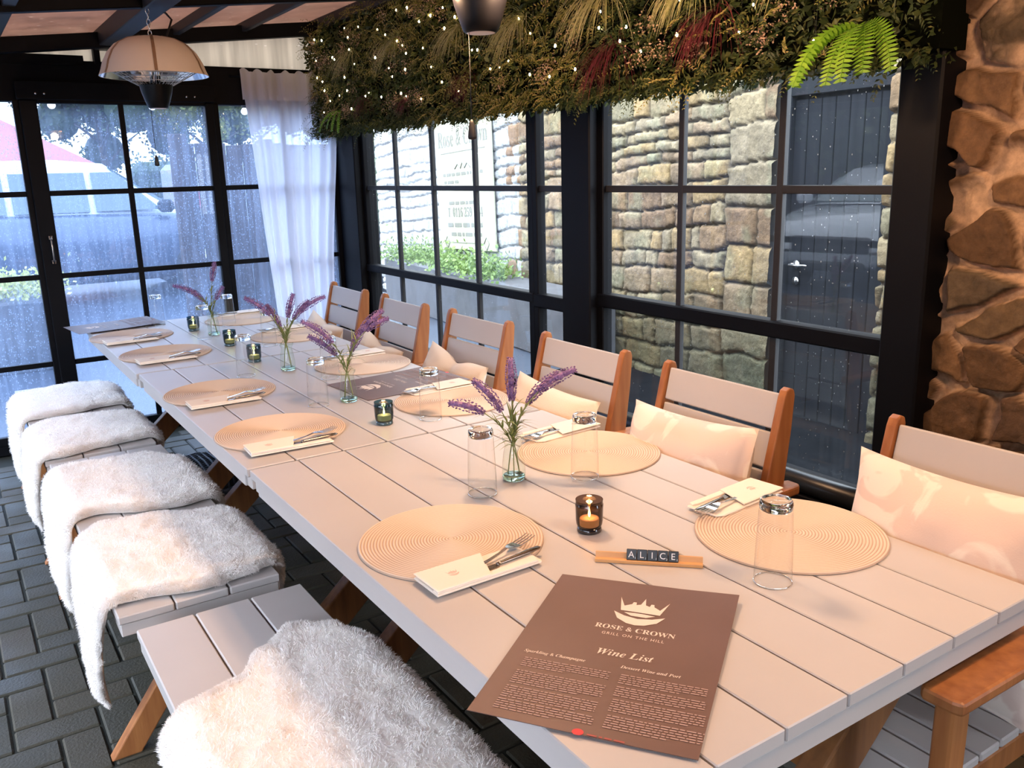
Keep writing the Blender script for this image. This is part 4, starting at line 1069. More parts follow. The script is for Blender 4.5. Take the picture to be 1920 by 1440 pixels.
def make_napkin():
    """local: long axis x, pocket over the -x half; sits at z 0"""
    t = thing('napkin', 'x', 'napkin', group='folded napkins holding cutlery')
    g = MB(); L2, W2 = .112, .043
    def pad(poly, z0, z1, mb):
        n = len(poly); c = Vector((sum(p[0] for p in poly)/n, sum(p[1] for p in poly)/n, 0))
        rings = []
        for s_, z in ((1.0, z0), (1.0, (z0+z1)/2), (.985, z1-.0006), (.95, z1)):
            rings.append([(c.x+(px-c.x)*(1-(1-s_)*1.0), c.y+(py-c.y)*(1-(1-s_)*2.0), z) for px, py in poly])
        vs = [v for r_ in rings for v in r_]; fs = [tuple(range(n-1, -1, -1)), tuple(3*n+i for i in range(n))]
        for k in range(3):
            for i in range(n): fs.append((k*n+i, k*n+(i+1) % n, (k+1)*n+(i+1) % n, (k+1)*n+i))
        mb.add(vs, fs, 0, False)
    pad([(-L2, -W2), (L2-.004, -W2), (L2, -W2+.004), (L2-.002, W2-.012), (L2-.018, W2), (-L2, W2)], 0, .0045, g)
    pad([(-L2, -W2), (L2-.010, -W2), (L2-.006, -W2+.012), (L2-.018, -W2+.016), (-L2, -W2+.016)], .0047, .0085, g)   # rolled long edge
    g.build('base_fold', MT['napkin'], t, bevel=.0012)
    g = MB(); pad([(-L2, -W2-.001), (-.002, -W2-.001), (.030, W2+.001), (-L2, W2+.001)], .0088, .0118, g); g.build('pocket', MT['napkin'], t, bevel=.0012)
    g = MB(); zz = .0120
    crown(g, -.055, .002, .011, zz); g.build('printed_crown', MT['print_faint'], t)
    return t
def crown(mb, cx, cy, s, z):
    """small crown emblem lying in the xy plane"""
    pts = [(-1, .9), (-.72, .25), (-.45, .45), (-.42, .62), (-.3, .62), (-.27, .42), (-.1, .5), (0, 1.0), (.1, .5), (.27, .42), (.3, .62), (.42, .62), (.45, .45), (.72, .25), (1, .9), (.78, -.12), (-.78, -.12)]
    mb.add([(cx+a*s, cy+b*s, z) for a, b in pts], [tuple(range(len(pts)))])
    pts = [(-.92, -.22), (-.6, -.30), (-.2, -.9), (0, -1.0), (.2, -.9), (.6, -.30), (.92, -.22), (.5, -.16), (-.5, -.16)]
    pts = [(-1.02, -.25), (-.78, -.75), (-.35, -1.05), (0, -1.12), (.35, -1.05), (.78, -.75), (1.02, -.25), (.55, -.5), (0, -.62), (-.55, -.5)]
    mb.add([(cx+a*s, cy+b*s, z) for a, b in pts], [tuple(range(len(pts)-1, -1, -1))])
    pts = [(-.62, -.24), (-.3, -.44), (.3, -.44), (.62, -.24), (.2, -.20), (-.2, -.20)]
    mb.add([(cx+a*s, cy+b*s, z) for a, b in pts], [tuple(range(len(pts)-1, -1, -1))])
def make_fork():
    g = MB(); t = thing('fork', 'x', 'fork', group='forks tucked in the napkins')
    secs = [(-.085, .0065, .0), (-.06, .0062, .001), (-.02, .0040, .002), (.01, .0032, .004), (.030, .0036, .007), (.042, .0095, .006), (.052, .0118, .004), (.062, .0120, .003)]
    vs = []; fs = []
    for x, hw, z in secs: vs += [(x, -hw, z), (x, hw, z), (x, hw, z+.0016), (x, -hw, z+.0016)]
    for i in range(len(secs)-1):
        a = 4*i
        for k in range(4): fs.append((a+k, a+(k+1) % 4, a+4+(k+1) % 4, a+4+k))
    fs += [(3, 2, 1, 0), tuple(4*(len(secs)-1)+k for k in range(4))]
    g.add(vs, fs); g.build('handle', MT['steel'], t, bevel=.0005)
    for k in range(4):
        y = -.0100+k*.00667; g = MB()
        g.beam((.0615, y, .0038), (.088, y, .0052), .0024, .0015); g.beam((.088, y, .0052), (.106, y, .0085), .0024, .0014, w2=.0012, h2=.001)
        g.build('tine', MT['steel'], t)
    return t
def make_knife():
    t = thing('knife', 'x', 'knife', group='knives tucked in the napkins')
    g = MB(); pts = [(-.105, -.004), (-.09, -.0085), (-.04, -.0095), (.0, -.008), (.0, .006), (-.04, .006), (-.10, .004)]
    g.prism(pts[::-1], .0, .0016); g.build('blade', MT['dark_steel'], t)
    g = MB(); g.tube([(.0, 0, .002), (.008, 0, .003), (.03, 0, .0035), (.075, 0, .004), (.10, 0, .0038), (.107, 0, .0035)], [.0045, .0042, .0055, .0068, .0062, .002], 12)
    g.v = [(a, b, .0035+(c-.0035)*.55) for a, b, c in g.v]; g.build('handle', MT['dark_steel'], t); return t
n0 = make_napkin(); f0 = make_fork(); k0 = make_knife()
def setting(i, L, mx_, my_, rot):
    side = 'bench' if L else 'armchair'; nm = (BS if L else CS)[i]
    sgn = 1 if L else -1
    ox, oy = (-.030, -.158) if L else (.042, .178)
    if not L and i in (2, 3, 4): ox, oy = .035, .150
    cx, cy = mx_+ox, my_+oy
    base = (0 if L else PI)+rot
    edge = TH+.0052
    def place(src, lx, ly, lz, dr, lab, used):
        c, s = math.cos(base), math.sin(base)
        loc = (cx+c*lx-s*ly, cy+s*lx+c*ly, edge+lz)
        if not used: src.location = loc; src.rotation_euler = (0, 0, base+dr); src['label'] = lab; o = src
        else: o = dup(src, loc, base+dr, lab)
        return o
    u = not (L and i == 0)
    a = place(n0, 0, 0, 0, 0, 'cream folded napkin at the %s side place %s' % (side, nm), u)
    b = place(f0, .045, .012, .0085, .30 if L else .12, 'steel fork in the napkin at the %s side place %s' % (side, nm), u)
    c_ = place(k0, .030, -.012, .0058, .10, 'steel knife in the napkin at the %s side place %s' % (side, nm), u)
    if not L: b.rotation_euler = (0, 0, base+.05); 
for i, (x, y) in enumerate(LEFT): setting(i, True, x, y, [.02, -.05, -.02, .03, .06][i])
for i, (x, y) in enumerate(RIGHT): setting(i, False, x, y, [.10, .08, .05, .02, .0, .0][i])

# ------------------------------------------------------------------ glasses, candles, vases
def make_tumbler():
    t = thing('tumbler', 'x', 'glass', group='upturned clear tumblers')
    g = MB(); g.lathe([(.0328, .0), (.0322, .04), (.0306, .09), (.0292, .122), (.0287, .134)], 40); g.build('wall', MT['tumbler'], t)
    g = MB(); g.lathe([(.0001, .1335), (.020, .1335), (.0262, .1345), (.0280, .1365), (.0286, .142), (.0280, .149), (.0262, .1525), (.0215, .153), (.018, .1505), (.0001, .1495)], 40)
    g.build('thick_base', MT['tumbler_base'], t)
    g = MB(); g.lathe([(.0334, .0008), (.0330, .0), (.0322, .0), (.0320, .0012), (.0326, .0020), (.0332, .0016)], 40, closed=True); g.build('rim', MT['tumbler_base'], t)
    return t
g0 = make_tumbler()
GL = [(1.131, .918, 'upturned tumbler in front of the nearest armchair placemat'), (.949, 1.591, 'upturned tumbler just left of the nearest lavender vase'),
      (1.192, 1.526, 'upturned tumbler on the second armchair placemat from the camera'), (1.148, 2.209, 'upturned tumbler on the edge of the third armchair placemat from the camera'),
      (.938, 2.571, 'upturned tumbler left of the second lavender vase from the camera'), (.880, 3.144, 'upturned tumbler in front of the blue votive, middle of the table row'),
      (.960, 4.034, 'upturned tumbler left of the farthest lavender vase'), (.872, 4.585, 'upturned tumbler farthest away beside the far menu'),
      (1.153, 4.329, 'upturned tumbler in front of the farthest armchair side placemat'), (1.112, 2.905, 'upturned tumbler behind the second lavender bunch from the camera'),
      (1.140, 3.668, 'upturned tumbler left of the third lavender vase by the fifth armchair placemat')]
for i, (x, y, lab) in enumerate(GL):
    if i == 0: g0.location = (x, y, TH); g0['label'] = lab
    else: dup(g0, (x, y, TH+(.0052 if i == 2 else 0)), i*.5, lab)

def make_candle(wallm, basem, H=.068, lab=''):
    t = thing('candle_holder', lab, 'candle holder', group='small lit glass candle holders')
    g = MB(); n = 48; prof = [(.0235, .010), (.0262, .016), (.0270, .025), (.0275, .040), (.0280, .052), (.0284, .058), (.0272, .0595), (.0276, .0675)]
    vs = []
    for q, (r, z) in enumerate(prof):
        for k in range(n):
            rr_ = r*(1+.022*math.cos(k*PI*24*2/n+q*PI*.9)) if 1 < q < 6 else r
            a = 2*PI*k/n; vs.append((rr_*math.cos(a), rr_*math.sin(a), z))
    fs = [(i*n+k, i*n+(k+1) % n, (i+1)*n+(k+1) % n, (i+1)*n+k) for i in range(len(prof)-1) for k in range(n)]
    g.add(vs, fs, 0, True); g.build('glass_wall', wallm, t)
    g = MB(); g.lathe([(.0001, 0), (.0245, .0), (.0255, .003), (.0245, .006), (.0238, .012), (.0001, .012)], 36); g.build('glass_base', basem, t)
    g = MB(); g.lathe([(.0001, .0125), (.0195, .0125), (.0198, .026), (.019, .0275), (.0001, .0265)], 28); wx = g.build('candle', MT['wax'], t)
    g = MB(); g.lathe([(.0001, .028), (.0022, .031), (.0030, .035), (.0021, .041), (.0009, .047), (.0001, .051)], 12); g.build('flame', MT['flame'], wx)
    return t
c0 = make_candle(MT['smoke'], MT['smoke_solid'], lab='smoky brown ribbed candle holder, lit, behind the name tile rack'); c0.location = (1.012, 1.282, TH)
c1 = make_candle(MT['teal'], MT['teal_solid'], lab='dark teal candle holder, lit, between the second vase and the third armchair placemat'); c1.location = (1.014, 2.245, TH)
dup(c1, (.984, 3.377, TH), .4, 'teal candle holder, lit, right behind an upturned tumbler in the middle of the row')
dup(c1, (1.004, 3.785, TH), .9, 'teal candle holder, lit, standing free in the far third of the tables')
dup(c1, (.974, 4.292, TH), 1.3, 'teal candle holder, lit, farthest away near the far lavender')
for i, (x, y) in enumerate(((1.012, 1.282), (1.014, 2.245), (.984, 3.377), (1.004, 3.785), (.974, 4.292))):
    L = bpy.data.lights.new('candle_light', 'POINT'); L.energy = .12; L.color = (1, .55, .2); L.shadow_soft_size = .006
    lo = bpy.data.objects.new('candle_light', L); lo.location = (x, y, TH+.045); COL.objects.link(lo)

def make_vase():
    t = thing('bud_vase', 'x', 'vase', group='small glass bottle vases')
    g = MB(); g.lathe([(.0272, .006), (.0278, .016), (.0268, .040), (.0235, .066), (.0205, .080), (.0200, .088), (.0238, .095), (.0262, .100), (.0262, .103), (.0242, .104)], 40); g.build('glass_body', MT['vase'], t)
    g = MB(); g.lathe([(.0001, 0), (.0235, .0), (.0265, .003), (.0270, .010), (.0240, .0125), (.0001, .0095)], 40); g.build('glass_foot', MT['vase_base'], t)
    return t
def lavender(label, loc, specs, seed):
    """specs: (azimuth, lean, length, spike length, colour mix)"""
    rr = random.Random(seed)
    t = thing('lavender_bunch', label, 'flowers', loc, group='artificial lavender in the vases')
    for (az, lean, ln, sp) in specs:
        d = Vector((math.cos(az), math.sin(az), 0)); base = -d*.014+Vector((0, 0, .012))
        def P(s):
            bend = lean*.72*s*s
            return base+d*(.030*s+math.sin(bend)*s*ln*.85)+Vector((0, 0, math.cos(bend*.8)*s*ln))
        g = MB(); g.tube([P(k/8*(1-sp/ln)) for k in range(9)], .0012, 6)
        # narrow leaves
        for _ in range(17):
            s = rr.uniform(.34, .70)*(1-sp/ln*.4); p = P(s); a2 = az+rr.gauss(0, 1.1); dd_ = Vector((math.cos(a2), math.sin(a2), 0)); L_f = rr.uniform(.035, .075); w_ = rr.uniform(.0018, .0032)
            sd = Vector((-dd_.y, dd_.x, 0))*w_; vs = []; dr = rr.uniform(.2, 1.3)
            for k in range(5):
                q = k/4; c = p+dd_*L_f*q*(.35+.5*dr*q)+Vector((0, 0, L_f*(.9*q-dr*q*q*.75))); ww = sd*(1-q**2)*(1.0 if k else .6)
                vs += [c-ww, c+ww]
            g.add(vs, [(2*k, 2*k+1, 2*k+3, 2*k+2) for k in range(4)], 0, True)
        g.build('stem', MT['stem'], t)
        g = MB(); rows = int(sp/.0048)
        for r_ in range(rows):
            q = r_/(rows-1); s = (1-sp/ln)+q*sp/ln; c = P(s); rad = .0118*(math.sin(PI*(.12+.80*(1-q)))**.7)+.0012
            tdir = (P(min(1, s+.03))-P(s-.03)).normalized(); sd = tdir.orthogonal().normalized(); up_ = tdir.cross(sd)
            nb = 7
            for k in range(nb):
                a = 2*PI*k/nb+r_*.5+rr.gauss(0, .12); dr_ = (sd*math.cos(a)+up_*math.sin(a)); o_ = c+dr_*rad+tdir*rr.uniform(-.001, .001); b_ = rr.uniform(.0026, .0038)*(.7+.3*(1-q))
                e1 = dr_*b_*.8; e2 = tdir*b_*1.25; e3 = dr_.cross(tdir)*b_*.8
                g.add([o_+e1, o_-e1, o_+e2, o_-e2, o_+e3, o_-e3], [(0, 2, 4), (4, 2, 1), (1, 2, 5), (5, 2, 0), (4, 3, 0), (1, 3, 4), (5, 3, 1), (0, 3, 5)], 0, True)
            g.tube([c, P(min(1, s+.04))], rad*.55, 6)
        g.build('flower_spike', MT['bloom'], t)
    return t
v0 = make_vase()
VS = [(1.057, 1.625), (1.035, 2.555), (1.037, 3.137), (1.020, 4.104)]
VL = ['small glass bottle vase nearest the camera', 'small glass bottle vase second from the camera, beside the middle menu', 'small glass bottle vase third from the camera', 'small glass bottle vase farthest from the camera']
for i, ((x, y), lab) in enumerate(zip(VS, VL)):
    if i == 0: v0.location = (x, y, TH); v0['label'] = lab
    else: dup(v0, (x, y, TH), i, lab)
# image right is about (0.84,-0.54); image left the opposite
R0 = math.atan2(-.545, .838)
lavender('purple lavender bunch nearest the camera, five spikes fanned out', (VS[0][0], VS[0][1], TH),
         [(R0+PI-.2, 1.15, .215, .055), (R0+PI+.2, .50, .245, .085), (R0+1.6, .10, .275, .095), (R0+.15, .62, .255, .080), (R0-.15, .80, .285, .075)], 5)
lavender('purple lavender bunch second from the camera, leaning wide to both sides', (VS[1][0], VS[1][1], TH),
         [(R0+PI, .75, .225, .080), (R0+PI+.5, .70, .285, .095), (R0+.1, .35, .235, .080), (R0, .62, .300, .085), (R0-.4, .85, .300, .065)], 8)
lavender('purple lavender bunch third from the camera against the curtain', (VS[2][0], VS[2][1], TH),
         [(R0+PI, .72, .290, .085), (R0+PI-.5, .45, .240, .085), (R0+.5, .16, .275, .085), (R0, .52, .260, .075), (R0-.1, .85, .300, .085)], 14)
lavender('dark lavender bunch farthest from the camera by the glass door', (VS[3][0], VS[3][1], TH),
         [(R0+PI, 1.0, .265, .085), (R0+PI-.3, .85, .230, .080), (R0+.8, .12, .325, .085), (R0+.2, .35, .215, .060)], 19)

# ------------------------------------------------------------------ menus
def body_marks(mb, x0, x1, y, rows, h, rr_):
    for k in range(rows):
        e = x1 if k < rows-1 else x0+(x1-x0)*rr_.uniform(.4, .85)
        scribble(mb, x0, e, y-k*h*1.35, h, rr_)
def menu(label, TL, TR, BL, z, curl, seed, detail=True):
    """A3 card: local x along its width, local y up the page, origin at the page centre"""
    TL = Vector((*TL, 0)); TR = Vector((*TR, 0)); BL = Vector((*BL, 0))
    ex = (TR-TL).normalized(); Wd = (TR-TL).length; ey = Vector((-ex.y, ex.x, 0)); Hd = (TL-BL).length
    c = (TR+BL)/2
    t = thing('menu_card', label, 'menu', (c.x, c.y, z), math.atan2(ex.y, ex.x), group='brown menu cards on the tables')
    f = lambda x, y: curl(x/Wd+.5, .5-y/Hd)
    def drape(mb, dz):
        mb.v = [(a, b, f(a, b)+dz) for a, b, c_ in mb.v]; return mb
    g = MB(); n = 24; vs = []
    for s_ in (0.0012, 0.0002):
        for j in range(n):
            for i in range(n):
                x = -Wd/2+Wd*i/(n-1); y = -Hd/2+Hd*j/(n-1); vs.append((x, y, f(x, y)+s_))
    N = n*n; fs = []
    for j in range(n-1):
        for i in range(n-1): a = j*n+i; fs += [(a, a+1, a+n+1, a+n), (N+a, N+a+n, N+a+n+1, N+a+1)]
    g.add(vs, fs, 0, True); fs = []
    for i in range(n-1): fs += [(i, N+i, N+i+1, i+1), ((n-1)*n+i, (n-1)*n+i+1, N+(n-1)*n+i+1, N+(n-1)*n+i), (i*n, i*n+n, N+i*n+n, N+i*n), (i*n+n-1, N+i*n+n-1, N+i*n+2*n-1, i*n+2*n-1)]
    g.add(vs, fs, 0, False); g.build('card', MT['menu'], t)
    k = Wd/.30; rr_ = random.Random(seed)
    def T(name, txt, size, x, y, mat, sx=1.0, **kw):
        v_, f_ = text_mesh(txt, size*k, **kw); g = MB(); g.add([(x*k+a*sx, y*k+b, 0) for a, b, _ in v_], f_); drape(g, .0019).build(name, mat, t)
    g = MB(); crown(g, .008*k, .119*k, .040*k, 0); drape(g, .0019).build('crown_emblem', MT['menu_print'], t)
    T('title', serif('ROSE & CROWN'), .0178, .012, .053, MT['menu_print'], .90)
    T('subtitle', 'GRILL ON THE HILL', .0105, .013, .036, MT['menu_print'], .84, spacing=1.25)
    T('heading', serif('Wine List', italic=True), .0225, .014, -.020, MT['menu_print'], .95)
    if detail:
        T('left_heading', serif('Sparkling & Champagne', italic=True), .0100, -.082, -.048, MT['menu_print'], .93)
        T('right_heading', serif('Dessert Wine and Port', italic=True), .0100, .058, -.047, MT['menu_print'], .93)
    g = MB(); h = .0037*k
    for (x0, x1, y, rows) in ((-.121, .006, -.064, 5), (-.121, .008, -.098, 7), (-.121, .008, -.138, 6), (-.121, .012, -.170, 5),
                              (.021, .140, -.064, 5), (.022, .142, -.094, 5), (.024, .146, -.124, 6), (.026, .150, -.160, 6)):
        body_marks(g, x0*k, x1*k, y*k, rows, h, rr_)
    bm_ = drape(g, .0019).build('small_print', MT['menu_dim'], t)
    g = MB(); n = 20; g.add([(-.000*k+.0075*k*math.cos(2*PI*i/n), -.2045*k+.0065*k*math.sin(2*PI*i/n), 0) for i in range(n)], [tuple(range(n))]); drape(g, .0019).build('red_stamp', MT['menu_red'], t)
    g = MB(); scribble(g, .012*k, .060*k, -.207*k, .005*k, rr_, ); drape(g, .0019).build('red_print', MT['menu_redd'], t)
    return t
MT['menu_redd'] = pm('dull_red_print', (0.36, 0.075, 0.065), 0.6)
def curl_near(u, v):   # u across, v down the page
    return .002+.020*max(0, v-.7)**1.6*max(0, .75-u)+.006*max(0, .25-v)*u*4+.008*max(0, u-.7)*(1-v)
menu('large brown wine list card hanging over the near corner of the tables', (.849, 1.152), (1.030, .901), (.500, .903), TH, curl_near, 4)
menu('brown wine list card lying upside down between the second and third armchairs', (1.085, 2.520), (1.062, 2.815), (1.490, 2.550), TH, lambda u, v: .0005+.006*max(0, v-.7), 6)
menu('grey-looking menu card hanging over the far corner by the glass door', (.905, 4.58), (.870, 4.86), (.50, 4.53), TH+.006, lambda u, v: .0005+.010*max(0, v-.5), 7, detail=False)

# ------------------------------------------------------------------ name rack
rk = thing('tile_rack', 'pale wooden tile rack holding five black letter tiles', 'tile rack', (1.007, 1.1005, TH), math.atan2(1.032-1.169, 1.077-.937))
g = MB(); pr_ = [(-.0105, 0), (-.0105, .0065), (-.0070, .0065), (-.0060, .0045), (.0010, .0055), (.0050, .0150), (.0085, .0150), (.0105, 0)]
vs = [(-.098, y, z) for y, z in pr_]+[(.098, y, z) for y, z in pr_]; n = len(pr_)
g.add(vs, [tuple(range(n)), tuple(range(2*n-1, n-1, -1))]+[(i, n+i, n+(i+1) % n, (i+1) % n) for i in range(n)]); g.build('wooden_rail', MT['rack'], rk, bevel=.0008)
for i, (chh_, num) in enumerate((('A', '1'), ('L', '1'), ('I', '1'), ('C', '3'), ('E', '1'))):
    lx = -.043+i*.0190+.012
    a = rk.rotation_euler.z; c_, s_ = math.cos(a), math.sin(a)
    ly = -.0050
    tl = thing('letter_tile', 'black tile with the white letter %s on the wooden rack' % chh_, 'letter tile', (1.007+c_*lx-s_*ly, 1.1005+s_*lx+c_*ly, TH+.0062), group='letter tiles spelling a name')
    lean = math.radians(68)
    tl.rotation_euler = (Matrix.Rotation(a, 3, 'Z') @ Matrix.Rotation(lean, 3, 'X')).to_euler()
    g = MB(); g.box(-.0093, .0093, 0, .0200, -.0040, 0, ch=.0009); g.build('tile_body', MT['tile'], tl)
    v_, f_ = text_mesh(chh_, .0165); g = MB(); g.add([(x-.0006, y+.0045, .00025) for x, y, z in v_], f_); g.build('letter', MT['tile_letter'], tl)
    v_, f_ = text_mesh(num, .0055); g = MB(); g.add([(x+.0068, y+.0022, .00025) for x, y, z in v_], f_); g.build('score_number', MT['tile_letter'], tl)
MT['tree_yellow'] = island_mat('yellowish_tree_leaves', [(0, (0.12, 0.15, 0.03)), (1, (0.30, 0.30, 0.07))], 0.6, bump=0, translucent=0.3)
MT['terrace'] = pm('dark_terrace_brick', (0.05, 0.035, 0.03), 0.9, var=.3)
MT['terrace_roof'] = pm('slate_roof', (0.03, 0.032, 0.036), 0.7)
# ------------------------------------------------------------------ pendant heaters
def heater(label, x, y, z, lit, power=1.0):
    """z: height of the cup's bottom"""
    t = thing('pendant_heater', label, 'heater', (x, y, z), group='domed electric heaters hanging from the roof')
    Rm = .213
    g = MB(); pr_ = [(.0001, .285), (.05, .283), (.10, .272), (.145, .250), (.175, .218), (.196, .178), (.205, .150), (Rm, .132), (Rm+.002, .128)]
    g.lathe(pr_, 64); g.lathe([(.0001, .282), (.05, .280), (.10, .269), (.143, .247), (.172, .216), (.193, .177), (Rm, .1285)], 64, mi=1)
    dm = g.build('dome', [MT['heater_dome'], MT['heater_inner']], t)
    for q in range(6):
        g = MB(); a = q*PI/3+.35; pts = [(r*1.004*math.cos(a), r*1.004*math.sin(a), zz+.0015) for r, zz in pr_[1:]]
        for p0, p1 in zip(pts, pts[1:]): g.beam(p0, p1, .012, .0015, up=(math.cos(a), math.sin(a), .5))
        g.build('rib', MT['heater_strap'], dm)
    g = MB()
    for q in range(36):
        a = q*PI/18; g.tube([(.176*math.cos(a), .176*math.sin(a), .150), (.070*math.cos(a), .070*math.sin(a), .092)], .0010, 4, cap=False)
    for r_, zz in ((.176, .150), (.150, .136), (.123, .121), (.096, .106)):
        g.tube([(r_*math.cos(k*PI/20), r_*math.sin(k*PI/20), zz) for k in range(41)], .0012, 4, cap=False)
    g.build('wire_guard', MT['wire'], t)
    for q in range(3):
        a = q*2*PI/3; g = MB(); r_ = .085
        n_ = 16
        g.tube([(r_*math.cos(a+k*.1), r_*math.sin(a+k*.1), .145) for k in range(n_)], .008, 8); g.build('heating_tube', MT['heat_glow'] if lit else MT['heat_off'], t)
    g = MB()
    for q in range(5):
        a = q*2*PI/5; g.tube([(.018*math.cos(a), .018*math.sin(a), .09), (.018*math.cos(a), .018*math.sin(a), .24)], .004, 6)
    g.build('stem', MT['heater_inner'], t)
    g = MB(); g.lathe([(.0001, .0), (.034, .0), (.040, .004), (.050, .030), (.060, .062), (.066, .090), (.067, .0945), (.060, .096), (.0001, .096)], 40); g.build('cup', MT['black_plastic'], t)
    g = MB(); g.lathe([(.0001, -.0006), (.030, -.0006), (.033, .0), (.030, .0008)], 32); g.build('cup_lens', MT['cup_lens'], t)
    g = MB()
    ztop = rz(x)-.02-z
    zz = .285; kk = 0
    while zz < ztop:
        a = (kk % 2)*PI/2; c, s = math.cos(a), math.sin(a)
        g.tube([(c*.007*math.cos(u), s*.007*math.cos(u), zz+.011+.014*math.sin(u)) for u in [i*2*PI/12 for i in range(13)]], .0016, 5, cap=False)
        zz += .022; kk += 1
    g.build('chain', MT['nickel'], t)
    g = MB(); g.tube([(.02, .0, .28), (.07, .02, .29), (.10, .03, .36), (.085, .05, ztop-.02), (.04, .05, ztop+.01), (.0, .04, ztop+.02)], .0045, 8); g.build('cable', MT['cable'], t)
    g = MB(); g.tube([(-.032, 0, .01), (-.033, .0, -.19)], .0011, 5)
    g.lathe([(.0001, -.235), (.009, -.233), (.010, -.228), (.006, -.198), (.003, -.19), (.0001, -.189)], 12, o=(-.033, 0, 0)); g.build('pull_cord', MT['cable'], t)
    if lit:
        for q in range(3):
            L = bpy.data.lights.new('heater_glow', 'POINT'); L.energy = HEATER_WATTS*power/3; L.color = HEAT_COLOR; L.shadow_soft_size = .03
            a = q*2*PI/3+.7; lo = bpy.data.objects.new('heater_glow', L); lo.location = (x+.105*math.cos(a), y+.105*math.sin(a), z+.090); COL.objects.link(lo)
    return t
MT['heater_strap'] = pm('bronze_heater_strap', (0.45, 0.30, 0.18), 0.4, metal=0.7)
MT['cup_lens'] = pm('frosted_cup_lens', (0.75, 0.62, 0.55), 0.4)
heater('champagne domed heater hanging over the far table, wire guard and black cup visible', .868, 4.0, 1.742, False)
heater('heater at the top edge, only its dark cup and pull cord in view', 1.113, 1.80, 1.757, True)
heater('unseen lit heater added over the near end of the tables by the rubble stone wall', 1.36, .34, 1.79, True, .85)  # unseen heater added to throw warm light on the stone wall side

# ------------------------------------------------------------------ artificial plant wall along the top of the side windows
HY0, HY1, HZ0, HZ1 = 1.30, 5.30, 1.70, 2.31
pw = thing('plant_wall', 'long artificial hedge panel above the side windows, ferns and grasses mixed in', 'plant wall', (2.2, (HY0+HY1)/2, (HZ0+HZ1)/2))
g = MB(); g.box(2.12, 2.235, HY0, HY1, HZ0+.015, HZ1); g.build('backing_panel', MT['hedge_back'], pw, world=True)
R_ = random.Random(99)
def hsurf(y, z):
    return 2.10-.035-.055*mnoise.noise(Vector((y*2.3, z*2.3, 4)))-.03*mnoise.noise(Vector((y*7, z*7, 8)))
def leafquad(mb, p, d, n, L, W, mi=0, bend=.15):
    sd = d.cross(n)
    if sd.length < 1e-5: sd = d.orthogonal()
    sd = sd.normalized()*W; n = sd.cross(d).normalized()
    mb.add([p, p+d*L*.5+sd+n*L*bend*.3, p+d*L-n*L*bend, p+d*L*.5-sd+n*L*bend*.3], [(0, 1, 2, 3)], mi, True)
def rvec(s=1.0): return Vector((R_.gauss(0, s), R_.gauss(0, s), R_.gauss(0, s)))
dk = MB(); gd = MB(); bl = MB()
def hpoint():
    y = R_.uniform(HY0, HY1); z = R_.uniform(HZ0-.0, HZ1) ; 
    if R_.random() < .14: z = HZ0+R_.uniform(-.012, .02)
    return y, z
for _ in range(15000):
    y, z = hpoint(); x = hsurf(y, z)+R_.uniform(-.01, .07)
    if z < HZ0+.03: x = R_.uniform(2.02, 2.235)
    d = (Vector((-1, 0, -.5))+rvec(.8)).normalized(); leafquad(dk, Vector((x, y, z)), d, rvec(), R_.uniform(.018, .042), R_.uniform(.004, .011))
for _ in range(260):     # a thicker collar at the far corner end
    for q in range(6):
        y = HY1-R_.uniform(-.03, .05); z = R_.uniform(HZ0-.02, HZ1); x = R_.uniform(2.03, 2.22)
        leafquad(dk, Vector((x, y, z)), (Vector((-.5, .6, -.3))+rvec(.7)).normalized(), rvec(), R_.uniform(.02, .04), R_.uniform(.006, .012))
# feathery sprays: curved rib with paired leaflets
def spray(mb, p, d, L, n, lw, ll, droop=.7):
    pos = p.copy(); dd = d.copy()
    for k in range(n):
        dd = (dd+Vector((0, 0, -droop/n))).normalized(); pos = pos+dd*(L/n); q = k/n
        sd = dd.cross(Vector((-1, 0, .3))).normalized()
        for s in (-1, 1):
            leafquad(mb, pos, (sd*s+dd*.6+rvec(.12)).normalized(), Vector((-1, 0, .4)), ll*(1-.75*q), lw*(1-.5*q))
for _ in range(1500):
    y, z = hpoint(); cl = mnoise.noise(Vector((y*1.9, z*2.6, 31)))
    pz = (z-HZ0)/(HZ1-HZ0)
    if cl+.55*(pz-.5)-(.35 if y < 2.4 else 0)+(.15 if 2.6 < y < 4.2 else 0) < 0 and R_.random() < .88: mb = dk  # heater light put into leaf colour: gold high and mid-length, dark elsewhere
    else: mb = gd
    x = hsurf(y, z)-R_.uniform(0, .04)
    spray(mb, Vector((x, y, z)), (Vector((-.9, 0, .1))+rvec(.5)).normalized(), R_.uniform(.06, .13), 8, .0035, .026, R_.uniform(.5, 1.4))
for _ in range(60):
    y, z = hpoint(); z = max(z, HZ0+.1)
    c = Vector((hsurf(y, z)-.035, y, z))
    for q in range(70):
        v = rvec(.022); v.x = -abs(v.x); leafquad(bl, c+v, rvec().normalized(), rvec(), R_.uniform(.006, .011), .003)
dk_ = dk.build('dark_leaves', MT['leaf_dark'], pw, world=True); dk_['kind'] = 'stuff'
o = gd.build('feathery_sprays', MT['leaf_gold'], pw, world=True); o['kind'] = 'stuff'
o = bl.build('blossom', MT['blossom'], pw, world=True); o['kind'] = 'stuff'
